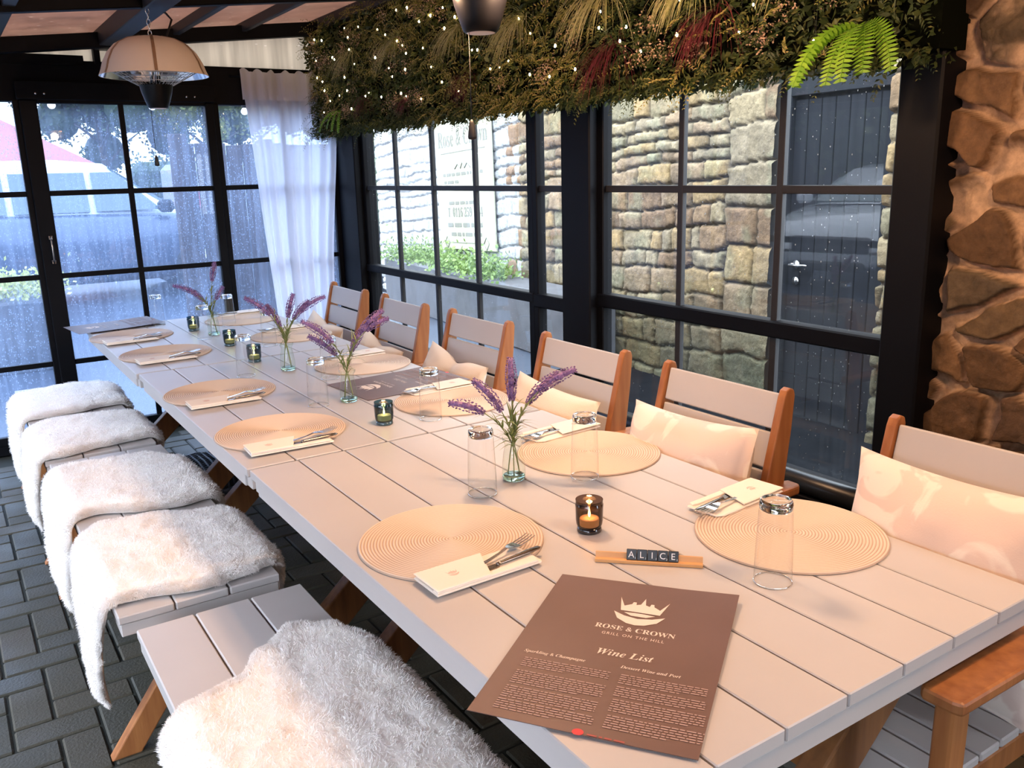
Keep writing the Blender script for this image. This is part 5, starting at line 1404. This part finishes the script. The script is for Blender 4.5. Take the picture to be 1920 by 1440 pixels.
def tuft(name, root, n, L, spread, mat, seedv, down=1.0, label=None):
    r2 = random.Random(seedv); g = MB()
    for _ in range(n):
        a = r2.gauss(0, spread); out_ = -abs(r2.gauss(.35, .22)); ll = L*r2.uniform(.65, 1.1)
        d0 = Vector((out_*1.2, a*1.1+.25*spread, r2.uniform(-.1, .35))).normalized(); p = Vector(root)+Vector((r2.gauss(0, .008), r2.gauss(0, .012), r2.gauss(0, .008)))
        w_ = r2.uniform(.0010, .0022); pts = []; dd = d0
        for k in range(6):
            pts.append(p.copy()); dd = (dd+Vector((0, 0, -.42*down))).normalized(); p = p+dd*ll/5
        sd = Vector((0, 1, 0)); vs = []
        for k, c in enumerate(pts): ww = sd*w_*(1-(k/5)**2*.9); vs += [c-ww, c+ww]
        g.add(vs, [(2*k, 2*k+1, 2*k+3, 2*k+2) for k in range(5)], 0, True)
    o = g.build(name, mat, pw, world=True)
    if label: o['label'] = label
    return o
for i, (y, z, L) in enumerate(((4.62, 2.10, .23), (4.06, 2.09, .23), (3.45, 2.06, .22), (2.98, 2.03, .24), (2.47, 2.04, .26), (2.05, 2.00, .20), (1.62, 2.02, .22))):
    tuft('grass_tuft', (2.035, y, z), 110, L, .42, MT['grass_pale'], 100+i, label='pale green grass tuft')
for i, (y, z, L) in enumerate(((4.50, 1.86, .17), (4.02, 1.82, .13), (3.42, 1.86, .17), (2.45, 1.86, .24), (1.98, 1.90, .24))):
    tuft('red_grass_tuft', (2.06, y, z), 90, L, .30, MT['grass_red'], 200+i, 1.15, label='burgundy grass tuft')
def fern(label, root, fronds, seedv):
    r2 = random.Random(seedv); t = thing('artificial_fern', label, 'fern', root, group='bright ferns tucked under the plant wall')
    for (az, L, out0, wid) in fronds:
        g = MB(); d = Vector((-math.cos(az), math.sin(az), 0)); p = Vector((0, 0, 0)); dd = Vector((-.30-.4*out0, math.sin(az)*.85, .10+.25*abs(math.sin(az)))).normalized(); n = 20
        nrm = Vector((-.8, 0, .4))
        for k in range(n):
            q = k/n; dd = (dd+Vector((0, 0, -.115))).normalized(); p2 = p+dd*L/n; sd = dd.cross(nrm).normalized()
            wdt = wid*math.sin(PI*min(1, .12+.88*(1-q)))**.6*(.9 if q > .05 else .4)
            for s in (-1, 1):
                a_ = p+sd*s*.0006; b_ = p+(p2-p)*.80+sd*s*.0006; fw = dd*wdt*.22+Vector((-.1, 0, -.25))*wdt*.25
                g.add([a_, b_, b_+sd*s*wdt*.6+fw*.6-dd*.0010, (a_+b_)/2+sd*s*wdt+fw, a_+sd*s*wdt*.6+fw*.6+dd*.0008], [(0, 1, 2, 3, 4)], 0, False)
            g.tube([p, p2], .0011, 4, cap=False); p = p2
        g.build('frond', MT['fern'], t)
    return t
fern('bright lime green fern hanging at the near end of the plant wall', (2.01, 1.435, 1.775),
     [(.75, .23, .5, .033), (-.60, .21, .9, .036), (.25, .25, .2, .031), (-.2, .24, .5, .032), (1.1, .23, .2, .028), (-1.0, .22, .3, .030), (.5, .24, .8, .030), (.0, .22, .9, .030)], 1)
fern('green fern hanging low at the far corner end of the plant wall', (2.05, 4.86, 1.80),
     [(.3, .19, .25, .028), (-.5, .20, .4, .028), (-1.2, .22, .5, .026), (.9, .16, .3, .024)], 2)
# fairy lights
fl = thing('fairy_lights', 'string of tiny warm bulbs wound through the plant wall', 'fairy lights', (2.05, 3.3, 2.0))
pts = []; n = 98
for i in range(n):
    q = i/(n-1); y = HY0+.1+(HY1-HY0-.12)*((q*1.0)); y = HY1-.14-(HY1-HY0-.22)*q+R_.uniform(-.05, .05)
    z = HZ0+.06+(HZ1-HZ0-.10)*(.5+.5*math.sin(i*2.4)*R_.uniform(.5, 1.0)); pts.append(Vector((hsurf(y, z)-R_.uniform(.03, .055), y, z)))
g = MB(); g.tube([p+Vector((.006, 0, .004)) for p in pts], .0009, 4, cap=False); g.build('wire', MT['cable'], fl, world=True)
bm0 = None
for i, p in enumerate(pts):
    if bm0 is None:
        g = MB(); g.lathe([(.0001, -.0065), (.0028, -.0045), (.0036, -.0015), (.0030, .002), (.0014, .0045), (.0001, .005)], 10)
        bm0 = g.build('bulb', MT['fairy'], fl); o = bm0
    else:
        o = bm0.copy(); COL.objects.link(o)
    o.location = p-Vector(fl.location); s = R_.choice((.8, 1, 1, 1.25)); o.scale = (s, s, s)

# ------------------------------------------------------------------ curtain
g = MB()
def cur(u, v):     # u along the wall, v from the top down
    z = 2.05-2.0*v
    if v < .045: wl, wr = 1.610, 2.195
    else:
        q = min(1, (v-.045)/.62); q = q*q*(3-2*q)
        wl = 1.615+.08*q; wr = 2.190-.10*q-.03*max(0, (v-.62))
    wl += .012*math.sin(v*9); x = wl+(wr-wl)*u
    amp = .016+.014*min(1, v*2)
    y = YF-.055-amp*(math.sin(u*30+1.2*math.sin(v*2.2))*.6+math.sin(u*57+2.+v*1.4)*.4+.5*math.sin(u*13+v))
    if v < .03: z += .012*math.sin(u*44)+.02*max(0, .25-u)
    return (x, y, z)
g.grid(cur, 150, 70)
o = g.build('curtain', MT['curtain'], origin=(1.9, YF-.05, 1.0)); tag(o, 'sheer white gathered curtain hanging at the far corner of the front glass', 'curtain')
ct = o
g = MB(); g.grid(lambda u, v: (cur(u, .0)[0], cur(u, v*.07)[1]-.006-.004*math.sin(u*66), 2.045-.155*v), 150, 8); hd = g.build('gathered_header', MT['curtain'], ct, world=True)
g = MB(); g.tube([(1.56, YF-.018, 2.022), (2.20, YF-.018, 2.022)], .006, 10)
o = g.build('curtain_rail', MT['frame'], origin=(1.88, YF-.055, 2.02)); tag(o, 'thin black rail carrying the white curtain', 'curtain rail')

# festoon bulbs outside the front glass
fs_ = thing('festoon_lights', 'row of round white festoon bulbs outside the front glass', 'festoon lights', (1.4, 5.6, 1.9))
g = MB(); fp = [(.10, 1.90), (.65, 1.905), (1.18, 1.905), (1.72, 1.885), (2.23, 1.89), (2.8, 1.9)]
g.tube([(x, 5.6, z) for x, z in fp], .004, 6); g.build('cable', MT['cable'], fs_, world=True)
for x, z in fp[1:5]:
    g = MB(); g.lathe([(.0001, -.022), (.012, -.019), (.0205, -.008), (.021, .002), (.014, .014), (.009, .020), (.0001, .021)], 18, o=(x, 5.6, z-.035)); b = g.build('bulb', MT['festoon'], fs_, world=True)
    g = MB(); g.tube([(x, 5.6, z-.018), (x, 5.6, z+.006)], .009, 10); g.build('bulb_socket', MT['cable'], b) if False else g.build('bulb_socket', MT['cable'], fs_, world=True)

# woven basket under the table
g = MB(); bs = thing('wicker_basket', 'dark woven basket standing on the paving under the tables', 'basket', (.93, 4.20, 0))
for q in range(13):
    a = -.17+.34*q/12; hw = math.sqrt(max(.0, .185**2-a*a))
    g.tube([(a, -hw*1.15, .02), (a, -hw*1.02, .10), (a, 0, .112), (a, hw*1.02, .10), (a, hw*1.15, .02)], .0048, 6)
    g.tube([(-hw*1.15, a, .02), (-hw*1.02, a, .096), (0, a, .106), (hw*1.02, a, .096), (hw*1.15, a, .02)], .0048, 6)
g.build('weave', MT['basket'], bs)
g = MB(); g.lathe([(.205, .0), (.222, .0), (.222, .022), (.205, .022)], 40, closed=True); g.build('rim', MT['basket'], bs)
MT['basket_in'] = pm('dark_basket_liner', (0.02, 0.02, 0.025), 0.7)
g = MB(); g.lathe([(.19, .004), (.185, .06), (.165, .092), (.0001, .097)], 40); g.build('liner', MT['basket_in'], bs)

# ------------------------------------------------------------------ outside: cars, fence, trees, house, planters
def make_car(label, loc, rotz, paint, roofm, L=4.55, W=1.85, H=1.62, white_front=False):
    """local: nose towards +x, origin on the ground at the middle"""
    t = thing('car', label, 'car', loc, rotz)
    hx = L/2
    # lower body: stations along x -> (x, half width, z bottom, z shoulder)
    st = [(-hx, .70, .45, .92), (-hx+.06, .82, .34, 1.02), (-hx+.5, .90, .28, 1.06), (-.9, .92, .24, 1.05), (.2, .92, .24, 1.03), (.95, .92, .24, 1.01), (1.15, .91, .26, 1.00), (1.7, .88, .28, .93), (hx-.18, .80, .32, .82), (hx-.04, .70, .36, .70), (hx, .60, .42, .60)]
    g = MB(); ring = []
    for x, hw, zb, zs in st:
        hw *= W/1.85
        ring.append([(x, -hw*.92, zb), (x, -hw, zb+.12), (x, -hw, (zb+zs)/2), (x, -hw*.985, zs-.08), (x, -hw*.90, zs), (x, 0, zs+.03), (x, hw*.90, zs), (x, hw*.985, zs-.08), (x, hw, (zb+zs)/2), (x, hw, zb+.12), (x, hw*.92, zb)])
    vs = [p for r_ in ring for p in r_]; n = 11; fs = []
    for i in range(len(ring)-1):
        for k in range(n): fs.append((i*n+k, i*n+(k+1) % n, (i+1)*n+(k+1) % n, (i+1)*n+k)[::-1])
    fs += [tuple(range(n)), tuple((len(ring)-1)*n+k for k in range(n-1, -1, -1))]
    g.add(vs, fs, 0, True); g.build('body', paint, t)
    # cabin with roof
    cs = [(-hx+.10, .72, 1.03, .60, 1.08), (-hx+.40, .80, 1.03, .60, H-.10), (-hx+.9, .82, 1.03, .64, H-.02), (-.1, .83, 1.02, .64, H), (.45, .82, 1.0, .62, H-.05), (1.25, .78, .98, .66, 1.03)]
    g = MB(); ring = []
    for x, hb, zb, ht, zt in cs: ring.append([(x, -hb, zb), (x, -ht-.02, zt-.10 if zt > 1.2 else zt-.02), (x, -ht*.9, zt-.01), (x, 0, zt), (x, ht*.9, zt-.01), (x, ht+.02, zt-.10 if zt > 1.2 else zt-.02), (x, hb, zb)])
    vs = [p for r_ in ring for p in r_]; n = 7; fs = []; mi = []
    for i in range(len(ring)-1):
        for k in range(n-1): fs.append((i*n+k, i*n+k+1, (i+1)*n+k+1, (i+1)*n+k)[::-1])
    g.add(vs, fs, 0, True); g.build('roof', roofm, t)
    for s in (-1, 1):      # side windows, slightly proud of the cabin
        for nm, (xa_, xb_, ta, tb) in (('side_window', (-1.55, -.62, -1.40, -.62)), ('side_window', (-.55, .22, -.55, .22)), ('side_window', (.29, 1.00, .29, .55))):
            zt = H-.16; g = MB(); y0 = s*.845; y1 = s*.69
            g.add([(xa_, y0, 1.06), (xb_, y0, 1.06), (tb, y1, zt), (ta, y1, zt), (xa_, y0-s*.03, 1.06), (xb_, y0-s*.03, 1.06), (tb, y1-s*.03, zt), (ta, y1-s*.03, zt)], [(0, 1, 2, 3), (7, 6, 5, 4), (0, 4, 5, 1), (1, 5, 6, 2), (2, 6, 7, 3), (3, 7, 4, 0)])
            g.build(nm, MT['car_glass'], t)
        g = MB(); g.box(.95, 1.12, s*.93-.09 if s > 0 else s*.93-.09, s*.93+.09, 1.02, 1.17, ch=.04); g.build('door_mirror', MT['black_plastic'] if not white_front else paint, t)
        g = MB(); g.box(-hx-.005, -hx+.16, s*.62-.11, s*.62+.13, .80, 1.04, ch=.03); g.build('tail_lamp', MT['red_lens'], t)
        g = MB(); g.box(hx-.30, hx-.10, s*.62-.15, s*.62+.15, .64, .78, ch=.03); g.build('head_lamp', MT['head_lens'], t)
        for x in (-1.38, 1.42):
            g = MB(); g.tube([(x, s*.70, .34), (x, s*.935, .34)], .345, 28); wh = g.build('wheel', MT['tyre'], t)
            g = MB(); g.tube([(x, s*.93, .34), (x, s*.945, .34)], .22, 20)
            for q in range(5):
                a = q*2*PI/5; g.beam((x, s*.947, .34), (x+.2*math.cos(a), s*.947, .34+.2*math.sin(a)), .05, .02, up=(0, 1, 0))
            g.build('hub', MT['nickel'], wh)
    g = MB(); g.add([(.50, -.60, H-.10), (.50, .60, H-.10), (1.22, .70, 1.06), (1.22, -.70, 1.06), (.52, -.60, H-.14), (.52, .60, H-.14), (1.18, .70, 1.02), (1.18, -.70, 1.02)], [(0, 3, 2, 1), (4, 5, 6, 7), (0, 1, 5, 4), (1, 2, 6, 5), (2, 3, 7, 6), (3, 0, 4, 7)]); g.build('windscreen', MT['car_glass'], t)
    g = MB(); g.box(hx-.10, hx+.015, -.48, .48, .50, .70, ch=.03); g.build('grille', MT['grille'], t)
    g = MB(); g.box(hx-.10, hx+.02, -.42, .42, .30, .42, ch=.03); g.build('bumper_intake', MT['grille'], t)
    g = MB(); g.box(hx+.012, hx+.022, -.46, .46, .615, .635); g.build('grille_bar', MT['nickel'], t)
    return t
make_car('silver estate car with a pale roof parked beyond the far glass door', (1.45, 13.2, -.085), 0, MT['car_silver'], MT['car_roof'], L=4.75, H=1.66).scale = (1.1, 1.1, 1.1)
make_car('white car on the left car park, mirrored in the right-hand window', (-6.3, 6.9, -.085), math.radians(-12), MT['car_white'], MT['car_white'], L=4.5, H=1.50, white_front=True)
vn = thing('van', 'white van with a red lamp behind the silver car', 'van', (5.6, 19.5, -.085))
g = MB(); g.box(-1.3, 2.3, -1, 1, .35, 1.85, ch=.12); g.build('body', MT['car_white'], vn)
g = MB(); g.box(-1.31, -1.2, -1.01, -.7, .95, 1.30, ch=.02); g.box(-1.25, -.95, -1.012, -.95, .95, 1.30, ch=.02); g.build('tail_lamp', MT['red_lens'], vn)
for x in (-.7, 1.6):
    g = MB(); g.tube([(x, -1.01, .34), (x, -.7, .34)], .34, 20); g.build('wheel', MT['tyre'], vn)
# fence of upright boards
fe = thing('board_fence', 'tall brown fence of upright boards outside the far corner', 'fence', (2.8, 7.4, -.08))
g = MB(); x = 1.72; fr_ = random.Random(5)
while x < 3.05:
    wd = fr_.uniform(.11, .14); g.box(x, x+wd-.008, 7.4+fr_.uniform(-.006, .006), 7.43, -.07, 1.72+fr_.uniform(-.01, .01), ch=.003); x += wd
g.build('boards', MT['fence'], fe, world=True)
g = MB(); g.box(1.66, 1.78, 7.36, 7.48, -.08, 1.80, ch=.005); g.box(2.4, 2.5, 7.44, 7.54, -.08, 1.76, ch=.005); g.build('post', MT['fence'], fe, world=True)
# house
ho = thing('brick_house', 'red brick house with a tiled gable beyond the parked car', 'house', (-2, 26, -.08))
g = MB(); g.box(-9, 3.7, 24.5, 28.6, -.08, 1.72); g.build('wall', MT['brick_red'], ho, world=True)
g = MB(); g.add([(-9, 24.2, 1.68), (4.0, 24.2, 1.68), (1.3, 26.5, 3.35), (-9, 26.5, 3.35), (-9, 28.9, 1.68), (4.0, 28.9, 1.68), (-9, 24.2, 1.6), (4.0, 24.2, 1.6), (4.0, 28.9, 1.6), (-9, 28.9, 1.6)],
                [(0, 1, 2, 3), (3, 2, 5, 4), (1, 5, 2), (0, 6, 7, 1), (1, 7, 8, 5), (5, 8, 9, 4), (6, 9, 8, 7), (0, 3, 4, 9, 6)]); g.build('roof', MT['roof_tile'], ho, world=True)
g = MB(); g.box(-1.0, -.4, 26.2, 26.8, 3.0, 4.0, ch=.02); g.build('chimney', MT['brick_red'], ho, world=True)
def tree(label, x, y, H_, R, seedv, n=7000, leaf=.15, z0=.28, mat='tree_leaf'):
    r2 = random.Random(seedv); t = thing('tree', label, 'tree', (x, y, -.09), group='trees around the car park')
    g = MB(); g.tube([(0, 0, 0), (.05, .03, H_*.25), (-.04, .05, H_*.5), (.02, 0, H_*.8)], [.16, .13, .09, .03], 10)
    for q in range(6):
        a = r2.uniform(0, 6.28); zz = H_*r2.uniform(.3, .6); g.tube([(0, 0, zz), (R*.35*math.cos(a), R*.35*math.sin(a), zz+R*.3), (R*.7*math.cos(a), R*.7*math.sin(a), zz+R*.5)], [.06, .04, .015], 6)
    g.build('trunk', MT['bark'], t)
    g = MB(); blobs = [(r2.gauss(0, R*.42), r2.gauss(0, R*.42), H_*z0+(H_*(1-z0))*r2.random()**.8, R*r2.uniform(.28, .5)) for _ in range(22)]
    for _ in range(n):
        bx, by, bz, br = r2.choice(blobs); v = Vector((r2.gauss(0, 1), r2.gauss(0, 1), r2.gauss(0, 1))).normalized()*br*r2.uniform(.7, 1.05)
        p = Vector((bx, by, bz))+v; d = Vector((r2.gauss(0, 1), r2.gauss(0, 1), r2.gauss(-.3, 1))).normalized()
        sd = d.orthogonal().normalized()*leaf*.4; g.add([p, p+d*leaf*.5+sd, p+d*leaf, p+d*leaf*.5-sd], [(0, 1, 2, 3)], 0, True)
    for bx, by, bz, br in blobs:      # inner mass of each bough
        g.grid(lambda u, v: tuple(Vector((bx, by, bz))+Vector((math.cos(2*PI*u)*math.sin(PI*v), math.sin(2*PI*u)*math.sin(PI*v), math.cos(PI*v)))*br*(.78+.12*math.sin(9*u*PI+bx*9)*math.sin(7*v*PI))), 13, 8)
    o = g.build('crown', MT[mat], t); return t
tree('dark green tree above the silver car, seen through the glass door', 5.2, 33.0, 6.4, 2.6, 1, z0=.36)
tree('broad green tree right of the first, beyond the glass door', 10.2, 34.0, 6.8, 2.8, 2, z0=.36)
tree('yellowish green tree behind the pendant heater cord', 7.9, 30.0, 5.2, 1.5, 3, n=5000, z0=.5, mat='tree_yellow')
tree('green tree behind the board fence and curtain', 15.0, 33.0, 6.6, 3.0, 4, z0=.3)
hg = thing('hedge', 'long dull green hedge across the road behind the parked silver car', 'hedge', (9, 22, -.09))
g = MB(); g.box(-5.0, 12, -.5, .5, 0, 1.95, ch=.2); r9 = random.Random(77)
for _ in range(9000):
    x = r9.uniform(-5.1, 12.1); z = r9.uniform(.2, 2.1); y = -.5 if z < 1.9 else r9.uniform(-.5, .5)
    p = Vector((x, y, z)); d = Vector((r9.gauss(0, .6), r9.gauss(-.6, .4), r9.gauss(0, .6))).normalized(); sd = d.orthogonal().normalized()*.04; g.add([p, p+d*.06+sd, p+d*.12, p+d*.06-sd], [(0, 1, 2, 3)], 0, True)
g.build('foliage', MT['tree_leaf'], hg)
tree('tree across the left car park, mirrored in the window', -13.0, 12.5, 7.0, 3.0, 5, n=8000, leaf=.24)
tree('second tree across the left car park, mirrored in the window', -13.6, 19.0, 7.5, 3.0, 6, n=8000, leaf=.24)
tree('third tree across the left car park, mirrored in the window', -14.0, 6.0, 7.5, 2.8, 7, n=8000, leaf=.24)
bd = thing('added_terrace', 'dark brick terrace added across the left car park to darken the window reflection', 'building', (-18, 6, -.09))  # added to darken what the side glass mirrors, gapped for some sky
g = MB(); g.box(-20, -17, -12, 13.2, -.09, 4.6); g.box(-20, -17, 15.4, 40, -.09, 5.2); g.build('wall', MT['terrace'], bd, world=True)
g = MB(); g.prism([(-20.3, 4.6), (-16.7, 4.6), (-18.5, 6.2)], -13.4, 12.2, Mx=Matrix(((1, 0, 0, 18), (0, 0, -1, -6.0+6), (0, 1, 0, .09), (0, 0, 0, 1)))); g.build('roof', MT['terrace_roof'], bd)
for y in range(-10, 13, 3):
    for z in (.9, 3.0):
        g = MB(); g.box(-17.03, -16.98, y-.5, y+.5, z, z+1.2, ch=.02); g.build('window', MT['car_glass'], bd, world=True)
# planter with shrubs against the white wall
def shrub(mb, x, y, z, r, n, r2, leaf=.05):
    for _ in range(n):
        v = Vector((r2.gauss(0, .5)*r, r2.gauss(0, .5)*r, abs(r2.gauss(0, .45))*r)); p = Vector((x, y, z))+v
        d = (Vector((r2.gauss(0, 1), r2.gauss(0, 1), r2.gauss(.6, 1)))).normalized(); sd = d.orthogonal().normalized()*leaf*.3
        mb.add([p, p+d*leaf*.5+sd, p+d*leaf, p+d*leaf*.5-sd], [(0, 1, 2, 3)], 0, True)
pl = thing('planter', 'long grey stone trough of green shrubs under the pub sign', 'planter', (4.42, 7.3, -.09), math.radians(-6))
g = MB(); g.box(-.16, .22, -2.05, 2.4, 0, .56, ch=.02); g.build('trough', MT['planter'], pl)
r2 = random.Random(8); g = MB()
for q in range(14): shrub(g, r2.uniform(-.08, .12), -.45+q*.2, .54, .22, 240, r2)
o = g.build('shrubs', MT['shrub'], pl); o['kind'] = 'stuff'
pl2 = thing('planter', 'low planter of yellow-green shrubs outside, left of the door handle', 'planter', (.30, 8.3, -.09))
g = MB(); g.box(-.9, .50, -.2, .2, 0, .60, ch=.02); g.build('trough', MT['planter'], pl2)
g = MB()
for q in range(9): shrub(g, -.8+q*.15, 0, .62, .22, 220, r2)
o = g.build('shrubs', MT['shrub_yellow'], pl2); o['kind'] = 'stuff'
